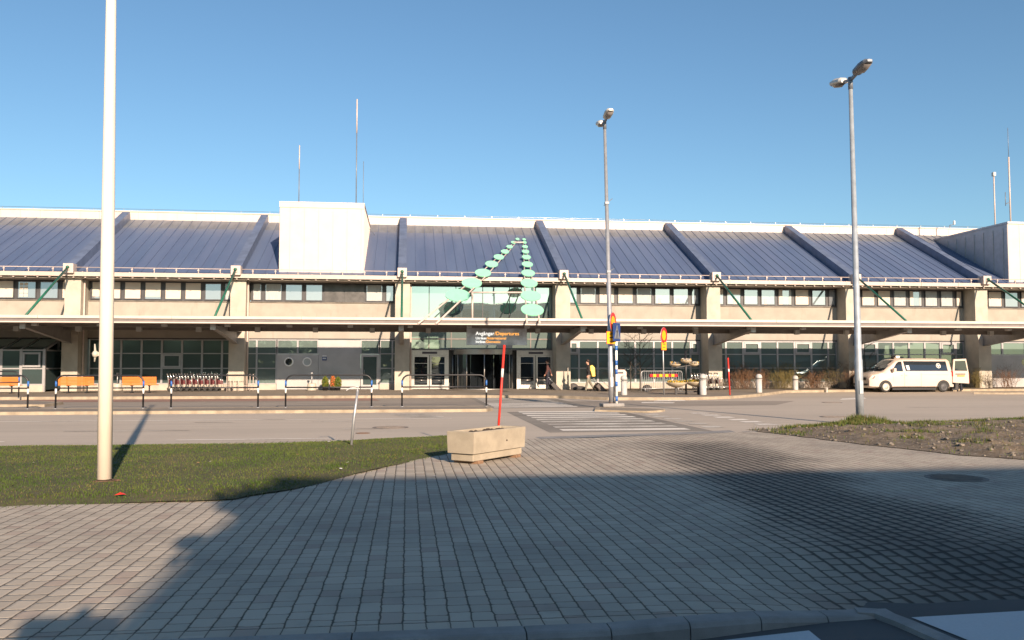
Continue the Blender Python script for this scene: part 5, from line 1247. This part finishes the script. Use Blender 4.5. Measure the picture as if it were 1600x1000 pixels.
for s in (-1,1):
    b = MB(); pts = [(xf-.965,s*.60,.80),(xf-.93,s*.62,.95),(xf-.70,s*.90,.985),(xf-.62,s*.955,.93),(xf-.72,s*.952,.80),(xf-.90,s*.86,.76)]
    q = [(x-.018,y+s*.012,z) for x, y, z in pts]; k = len(pts); b.add(q+[(x+.03,y-s*.03,z) for x,y,z in pts], [tuple(range(k)), tuple(range(k,2*k))[::-1]]+[(i,(i+1)%k,k+(i+1)%k,k+i) for i in range(k)]); b.build('headlight', M['headlight'], van)
    b = MB(); b.cbox(xf+.40,xf+.56,min(s*.98,s*1.20),max(s*.98,s*1.20),1.20,1.40,.03); b.bar((xf+.52,s*.93,1.22),(xf+.48,s*1.02,1.26),.06,.05); b.build('mirror', M['van_white'], van)
b = MB(); b.box(xf-1.02,xf-.96,-.26,.26,.52,.63); b.build('number_plate', M['plate'], van)
b = MB(); b.box(xr+.595,xr+.62,-.80,.80,.60,1.72); b.build('load_opening', M['seal'], van)
b = MB(); b.box(xr+.52,xr+.625,-.925,-.80,.92,1.22); b.build('taillight', M['taillight'], van)
b = MB(); b.cbox(xr+.40,xr+.70,-.90,.90,.30,.46,.03); b.build('rear_bumper', M['van_white'], van)
# near rear door, swung round to face the camera
dx0 = xr+.66; b = MB(); pts = [(dx0-.02,.56),(dx0+1.02,.50),(dx0+1.00,1.15),(dx0+.86,1.95),(dx0+.06,1.92),(dx0-.02,1.2)]
b.prism(pts, 'y', -.92, -.84); dr = b.build('rear_door', M['van_white'], van); dr.rotation_euler = (0,0,0)
b = MB(); b.prism([(dx0+.10,1.25),(dx0+.92,1.24),(dx0+.80,1.84),(dx0+.14,1.82)], 'y', -.926, -.915); b.build('door_window', M['glass_van'], dr)
b = MB(); b.box(dx0+.26,dx0+.74,-.935,-.915,.90,1.0); b.build('number_plate', M['plate'], dr)
b = MB(); b.box(dx0+.15,dx0+.78,-.945,-.915,1.03,1.08); b.build('door_handle', M['van_black'], dr)
b = MB(); b.box(dx0-.06,dx0+.0,-.93,-.85,.92,1.22); b.box(dx0+1.013,dx0+1.03,-.925,-.84,.55,1.10); b.build('reflector', M['taillight'], dr)
b = MB(); b.cbox(xf+1.05,xf+1.35,-.22,.22,1.965,2.02,.02,0); b.build('roof_light_base', M['van_white'], van)
b = MB(); b.ball((xf+1.2,.0,2.02),.17,0,2,(1.2,1.4,.9)); b.cbox(xf+1.10,xf+1.36,-.30,-.20,2.0,2.12,.02,1); b.build('taxi_sign', (M['van_black'],M['white_band']), van)

# ------------------------------------------------------------------ people
def person(label, loc, rz, h, legs, arms, mats, lean=0.0, hairm='hair', head_pitch=.1):
    """legs/arms: (swing forward, knee or elbow bend) left, right; local x is forward."""
    t = thing('person', label, 'person', loc, rz, group=None); s = h/1.75
    J = []; Ed = []; Rd = []; Bm = []
    def j(p, r, par=None, m=0):
        J.append(Vector(p)); Rd.append(r); 
        if par is not None: Ed.append((par, len(J)-1)); Bm.append(m)
        return len(J)-1
    def rot(v, a): return Vector((v.x*math.cos(a)+v.z*math.sin(a), v.y, -v.x*math.sin(a)+v.z*math.cos(a)))
    hipz = .93; up = rot(Vector((0,0,1)), lean)
    pel = j((0,0,hipz), (.165,.140)); sp = j(Vector((0,0,hipz))+up*.20, (.165,.135), pel, 1); ch = j(Vector((0,0,hipz))+up*.40, (.185,.145), sp, 1)
    nk = j(Vector((0,0,hipz))+up*.545, (.060,.060), ch, 1); hb = j(Vector((0,0,hipz))+up*.60, (.058,.060), nk, 2)
    hd = rot(up, head_pitch); c = J[hb]+hd*.10; hc = j(c, (.085,.100), hb, 2); ht = j(c+hd*.10, (.060,.072), hc, 2)
    fwd = rot(Vector((1,0,0)), lean+head_pitch); j(c+fwd*.105-hd*.02, (.016,.016), hc, 2)
    for sd, (sw, kn) in zip((1,-1), legs):
        hip = j((0,sd*.095,hipz-.06), (.108,.108), pel, 3)
        d = rot(Vector((0,0,-1)), -sw); knee = j(J[hip]+d*.42, (.075,.075), hip, 3); d2 = rot(Vector((0,0,-1)), -sw+kn); an = j(J[knee]+d2*.41, (.058,.058), knee, 3)
        f = rot(Vector((1,0,0)), (-sw+kn)*.6); heel = j(J[an]+Vector((-.01,0,-.045)), (.042,.04), an, 4); j(J[heel]+f*.17+Vector((0,0,-.005)), (.035,.028), heel, 4)
    ends = []
    for sd, (sw, el) in zip((1,-1), arms):
        shd = j(J[ch]+up*.08+Vector((0,sd*.165,0)), (.075,.075), ch, 1); d = rot(Vector((0,0,-1)), -sw+lean); elb = j(J[shd]+d*.28+Vector((0,sd*.03,0)), (.058,.058), shd, 5)
        d2 = rot(d, -el); wr = j(J[elb]+d2*.25, (.042,.042), elb, 5); pl = j(J[wr]+d2*.055, (.036,.022), wr, 2); ends.append((wr, pl, d2, sd))
    for (wr, pl, d2, sd) in ends:
        side = Vector((1,0,0)) if abs(d2.x) < .8 else Vector((0,0,1))
        for k in range(4):
            o = side*(.030-.020*k); a = j(J[pl]+o+d2*.035, (.010,.010), pl, 2); j(J[a]+d2*(.035,.042,.038,.028)[k]+Vector((0,-sd*.018,0)), (.008,.008), a, 2)
        a = j(J[wr]+side*.035+d2*.045, (.011,.011), wr, 2); j(J[a]+side*.012+d2*.03, (.009,.009), a, 2)
    me = bpy.data.meshes.new('body'); me.from_pydata([p*s for p in J], Ed, []); o = bpy.data.objects.new('body', me); COL.objects.link(o)
    sk = o.modifiers.new('skin', 'SKIN'); sk.use_smooth_shade = True; o.modifiers.new('sub', 'SUBSURF').levels = 1
    for v, r in zip(me.skin_vertices[0].data, Rd): v.radius = (r[0]*s, r[1]*s); v.use_root = False
    me.skin_vertices[0].data[0].use_root = True
    dg = bpy.context.evaluated_depsgraph_get(); dg.update(); me2 = bpy.data.meshes.new_from_object(o.evaluated_get(dg)); bpy.data.objects.remove(o)
    me2.materials.clear()
    for mm in mats: me2.materials.append(M[mm])
    mi = {1:0, 2:1, 3:2, 4:3, 5:4}
    for f in me2.polygons:
        c = f.center/s; best = None
        for (a, b_), m in zip(Ed, Bm):
            A, B = J[a], J[b_]; k = max(0,min(1,(c-A).dot(B-A)/max(1e-9,(B-A).length_squared))); d = (A+(B-A)*k-c).length-.5*(Rd[a][0]*(1-k)+Rd[b_][0]*k)
            if best is None or d < best[0]: best = (d, m)
        f.material_index = mi[best[1]]; f.use_smooth = True
    bo_ = bpy.data.objects.new('body', me2); COL.objects.link(bo_); bo_.parent = t
    b = MB(); hcx = (J[hc]+(J[ht]-J[hc])*.35)*s; b.ball(hcx-fwd*.022*s+Vector((0,0,.028*s)), .105*s, 0, 2, (1.0,.86,1.0)); b.build('hair', M[hairm], t)
    return t, [J[e[1]]*s for e in ends]
def suitcase(label, loc, rz, tilt, w_, d_, h_, m, ext):
    t = thing('suitcase', label, 'suitcase', loc, rot=(0,0,rz), group='wheeled suitcases')
    def T(p): 
        x, y, z = p; return (x*math.cos(tilt)+z*math.sin(tilt), y, -x*math.sin(tilt)+z*math.cos(tilt)+.04)
    b = MB(); b.cbox(0,d_,-w_/2,w_/2,.03,h_,.03); b.cbox(d_-.005,d_+.03,-w_/2+.05,w_/2-.05,.10,h_*.6,.012); b.v = [T(p) for p in b.v]; b.build('shell', m, t)
    b = MB()
    for s in (-.1,.1): b.tube([T((.03,s,h_-.02)),T((.03,s,h_+ext))],.010,6)
    b.tube([T((.03,-.11,h_+ext)),T((.03,.11,h_+ext))],.016,6); b.build('pull_handle', M['galv'], t)
    for s in (-1,1):
        b = MB(); b.lathe([(0,-.015),(.04,-.015),(.045,0),(.04,.015),(0,.015)],(0,0,0),12); q = T((.04,s*(w_/2-.04),.0)); b.v = [(q[0]+u,q[1]+w2,q[2]+v) for u, v, w2 in b.v]; b.build('wheel', M['tyre'], t)
p1 = G(856,609.3,TZ); person('person in dark clothes pulling a suitcase at the doors', p1, R(172), 1.76, ((.12,.05),(-.16,.12)), ((.12,.35),(-.45,.1)), ('navy','skin','navy','shoes','sleeve'), .02)
suitcase('black suitcase pulled by the person at the entrance doors', (p1.x+.72,p1.y-.05,TZ), R(180), .75, .42, .26, .62, M['case_black'], .36)
p2 = G(920,611,TZ); t2, hands = person('person in a black jacket and grey trousers walking past the entrance column', p2, R(186), 1.73, ((.32,.12),(-.28,.30)), ((.10,.25),(-.38,.15)), ('jacket_black','skin','trousers_grey','shoes','jacket_black'), .07)
suitcase('brown suitcase tilted behind the person in the black jacket', (p2.x+.95,p2.y-.1,TZ), R(183), .80, .44, .28, .62, M['case_brown'], .34)
suitcase('black suitcase trailing at the far side of the person in the black jacket', (p2.x+.98,p2.y+.45,TZ), R(180), .85, .42, .26, .58, M['case_black'], .36)
t = thing('bag', 'bright yellow bag slung on the back of the person in the black jacket', 'bag', (p2.x+.12,p2.y-.10,TZ+.80))
b = MB(); b.prism([(-.10,.60),(.02,.66),(.17,.52),(.20,.02),(.02,.0),(-.08,.36)], 'y', -.19, .19); o = b.build('pouch', M['bag_yellow'], t); bv = o.modifiers.new('b','BEVEL'); bv.width = .03; bv.segments = 2
b = MB(); b.tube([(-.02,-.16,.62),(-.26,-.17,.66),(-.30,-.15,.40),(-.06,-.16,.12)],.014,6); b.build('strap', M['case_black'], t)
p3 = G(1510,613,RZ); person('person in dark clothes bending behind the open rear door of the van', (p3.x+1.0,p3.y+1.9,RZ), R(195), 1.72, ((.35,.35),(-.10,.25)), ((.9,.3),(.8,.4)), ('navy','skin','navy','shoes','navy'), .55)
suitcase('dark suitcase on the ground under the open van door', (p3.x+.35,p3.y+1.5,RZ), R(90), 0.0, .42, .26, .55, M['case_black'], .02)

# ------------------------------------------------------------------ sculpture of mint discs over the entrance
def onP(px, py, A=44.6, zA=4.60, k=.452):               # its slanting plane from the canopy up to the roof
    d = ray(px,py); tt = (zA-CAM.z+k*(CAM.y-A))/(d.z-k*d.y); return CAM+d*tt
LEFT = [(715,460.7,18.4),(737.2,441.6,15.2),(754.7,425.8,12.2),(768.2,412,9.8),(779.4,401,7.9),(789.1,392.6,6.2),(796.2,385,4.9),(802.4,378.2,3.9),(808.5,373,3.1)]
RIGHT = [(831.8,483.6,17.4),(829.5,461.7,15.5),(826.8,441.8,13.0),(825.2,426,10.4),(824,412.4,8.5),(822.5,401.2,6.8),(821.2,392.5,5.5),(820.4,385,4.4),(819.5,378.3,3.4),(819,373.6,2.9)]
base = onP(770,500); scu = thing('disc_sculpture', 'tapering sculpture of mint green discs on white rails above the entrance', 'sculpture', (base.x,base.y,3.9)); SO = Vector((base.x,base.y,3.9))
def rails(L, ext):
    P = [onP(x,y) for x, y, r in L]; Rr = [r/FPX*(p.y+2) for p, (x,y,r) in zip(P,L)]
    for k, (p, r) in enumerate(zip(P, Rr)):
        b = MB(); n = 32; tl_ = R(37); a = Vector((1,0,0)); c = Vector((0,math.cos(tl_),math.sin(tl_))); nn = a.cross(c)
        pts = [p+(a*math.cos(2*math.pi*j/n)+c*math.sin(2*math.pi*j/n)*.92)*r for j in range(n)]; dn = nn*(-.05)
        b.add(pts+[q+dn for q in pts], [tuple(range(n)), tuple(range(n,2*n))[::-1]]+[(j,(j+1)%n,n+(j+1)%n,n+j) for j in range(n)]); b.build('disc', M['mint'], scu, off=SO)
    for s in (-.52,.52):
        path = [p+Vector((s*r,.08,-.13)) for p, r in zip(P, Rr)]; p0 = path[0]+(path[0]-path[1])*ext; 
        b = MB(); b.tube([p0]+path, [.05]+[.045-.003*k for k in range(len(path))], 8); b.build('rail', M['white_metal'], scu, off=SO)
    return P, Rr
PL, RL = rails(LEFT, 1.9); PR, RR_ = rails(RIGHT, .75)
q0, q1 = onP(738,457), onP(816,457)
def sbar(name, pts, r): b = MB(); b.tube(pts, r, 8); b.build(name, M['white_metal'], scu, off=SO)
sbar('cross_bar',[q0,q1],.05); sbar('post',[q0+Vector((0,.02,.05)),Vector((q0.x,q0.y-.1,3.9))],.055); sbar('cross_bar',[onP(802,378.6),onP(818,378.9)],.05)
for P_ in (PL,PR):
    for k in (2,5): sbar('strut', [P_[k]+Vector((0,.1,-.15)),(P_[k].x,max(P_[k].y+.2,50.1),6.6+max(0,(P_[k].y-49.9))*.497)],.03)

# ------------------------------------------------------------------ departures sign under the canopy
YS = 46.2; q0, q1 = W(729,539,YS), W(823,513,YS); ds = thing('departures_sign', 'hanging grey sign with white and orange lettering above the entrance', 'sign', ((q0.x+q1.x)/2,YS,q1.z)); hw = (q1.x-q0.x)/2; hh = q1.z-q0.z
b = MB(); b.cbox(-hw,hw,-.05,.05,-hh,0,.008); b.build('panel', M['sign_face'], ds)
b = MB()
for x, y in ((-hw+.03,-.02),(-hw+.03,.02),(hw-.03,0)): pass
b.box(-hw-.004,-hw+.02,-.055,.055,-hh-.004,.004); b.box(hw-.02,hw+.004,-.055,.055,-hh-.004,.004); b.build('edge_trim', M['galv'], ds)
for x in (-hw+.02,W(747,510,YS).x-ds.location.x,hw-.02):
    b = MB(); b.tube([(x,0,0),(x,0,3.60-ds.location.z)],.014,6); b.build('hanger', M['galv'], ds)
def text(s, size, x, z, m, name='lettering', make=True):
    cu = bpy.data.curves.new(name, 'FONT'); cu.body = s; cu.size = size; cu.offset = .004*size; o = bpy.data.objects.new(name, cu); COL.objects.link(o)
    dg = bpy.context.evaluated_depsgraph_get(); dg.update(); me = bpy.data.meshes.new_from_object(o.evaluated_get(dg)); bpy.data.objects.remove(o)
    wd = max(v.co.x for v in me.vertices)
    if not make: return wd
    me.materials.clear(); me.materials.append(m)
    o = bpy.data.objects.new(name, me); COL.objects.link(o); o.parent = ds; o.location = (x,-.058,z); o.rotation_euler = (math.pi/2,0,0); return wd
x0 = W(743,525,YS).x-ds.location.x
for s1, s2, pxr, py in (('Avgångar','/Departures',810.5,523.6),('Utrikes','/International',790.5,530.2),('Inrikes','/Domestic',782,535.8)):
    w1 = text(s1+s2, 1.0, 0, 0, None, make=False); sz = (W(pxr,py,YS).x-W(743,py,YS).x)/w1
    z = W(743,py,YS).z-ds.location.z; wd = text(s1, sz, x0, z, M['text_white']); text(s2, sz, x0+wd+.008, z, M['text_orange'])

# ------------------------------------------------------------------ masts and aerials on the roof
def mast(px, py0, py1, Y, label, segs, r, group='whip aerials on the plant rooms', z0=None):
    x = XA(px,Y,py0); p = Vector((x,Y,z0 if z0 else W(px,py0,Y).z)); H = W(px,py1,Y).z-p.z; t = thing('antenna_mast', label, 'antenna', p, group=group)
    for (a, c, k, m, nm) in segs:
        b = MB(); b.tube([(0,0,H*a),(0,0,H*c)],r*k,8); b.build(nm, M[m], t)
    b = MB(); b.lathe([(r*2.2,0),(r*2.2,.08),(r*1.1,.12)],(0,0,-.02),10); b.build('foot', M['galv'], t); return t, H
ztop = ZAT(Vector((XA(434,50.7),50.7,0)),434,313.3)
mast(467,311,227,53.0,'shorter whip aerial with a white upper half on the white plant room',((0,.62,1,'lamp_grey','lower_tube'),(.62,1,1.15,'white_metal','upper_tube')),.028,z0=ztop)
mast(556.5,311,155,53.0,'tallest whip aerial with a white upper third on the white plant room',((0,.69,1,'lamp_grey','lower_tube'),(.69,1,1.3,'white_metal','upper_tube')),.032,z0=ztop)
t, H = mast(567.5,315,252,56.0,'thin dark rod aerial at the right edge of the white plant room',((0,1,1,'lamp_grey','rod'),),.017,z0=ztop)
b = MB(); b.tube([(-.1,0,-.2),(1.0,1.6,-1.2)],.014,5); b.build('guy_wire', M['lamp_grey'], t)
zt2 = ZAT(Vector((XA(1581,50.6),50.6,0)),1581,346)
t, H = mast(1555,350,275,54.5,'white camera mast on the right-hand plant room',((0,1,1,'white_metal','pole'),),.045,z0=zt2-.02); b = MB(); b.cbox(-.10,.10,-.12,.12,H-.02,H+.26,.03); b.build('camera_head', M['lamp_white'], t)
t, H = mast(1579,345,200,52.0,'tall white aerial with a side whip on the right-hand plant room',((0,.70,1,'white_metal','pole'),(.70,1,.35,'lamp_grey','whip')),.050,z0=zt2)
b = MB(); b.tube([(0,0,H*.24),(-.32,0,H*.22)],.025,6); b.tube([(-.32,0,H*.20),(-.32,0,H*.34)],.022,6); b.build('side_whip', M['lamp_grey'], t)
t, H = mast(1484.5,366,352,60.0,'small bracket aerial on the parapet beside the right-hand plant room',((0,1,1,'lamp_grey','pole'),),.035,z0=11.83); b = MB(); b.tube([(0,0,H),(.35,0,H+.08)],.03,6); b.build('arm', M['lamp_grey'], t); b = MB(); b.cbox(.30,.42,-.06,.06,H+.06,H+.36,.02); b.build('sensor', M['lamp_white'], t)
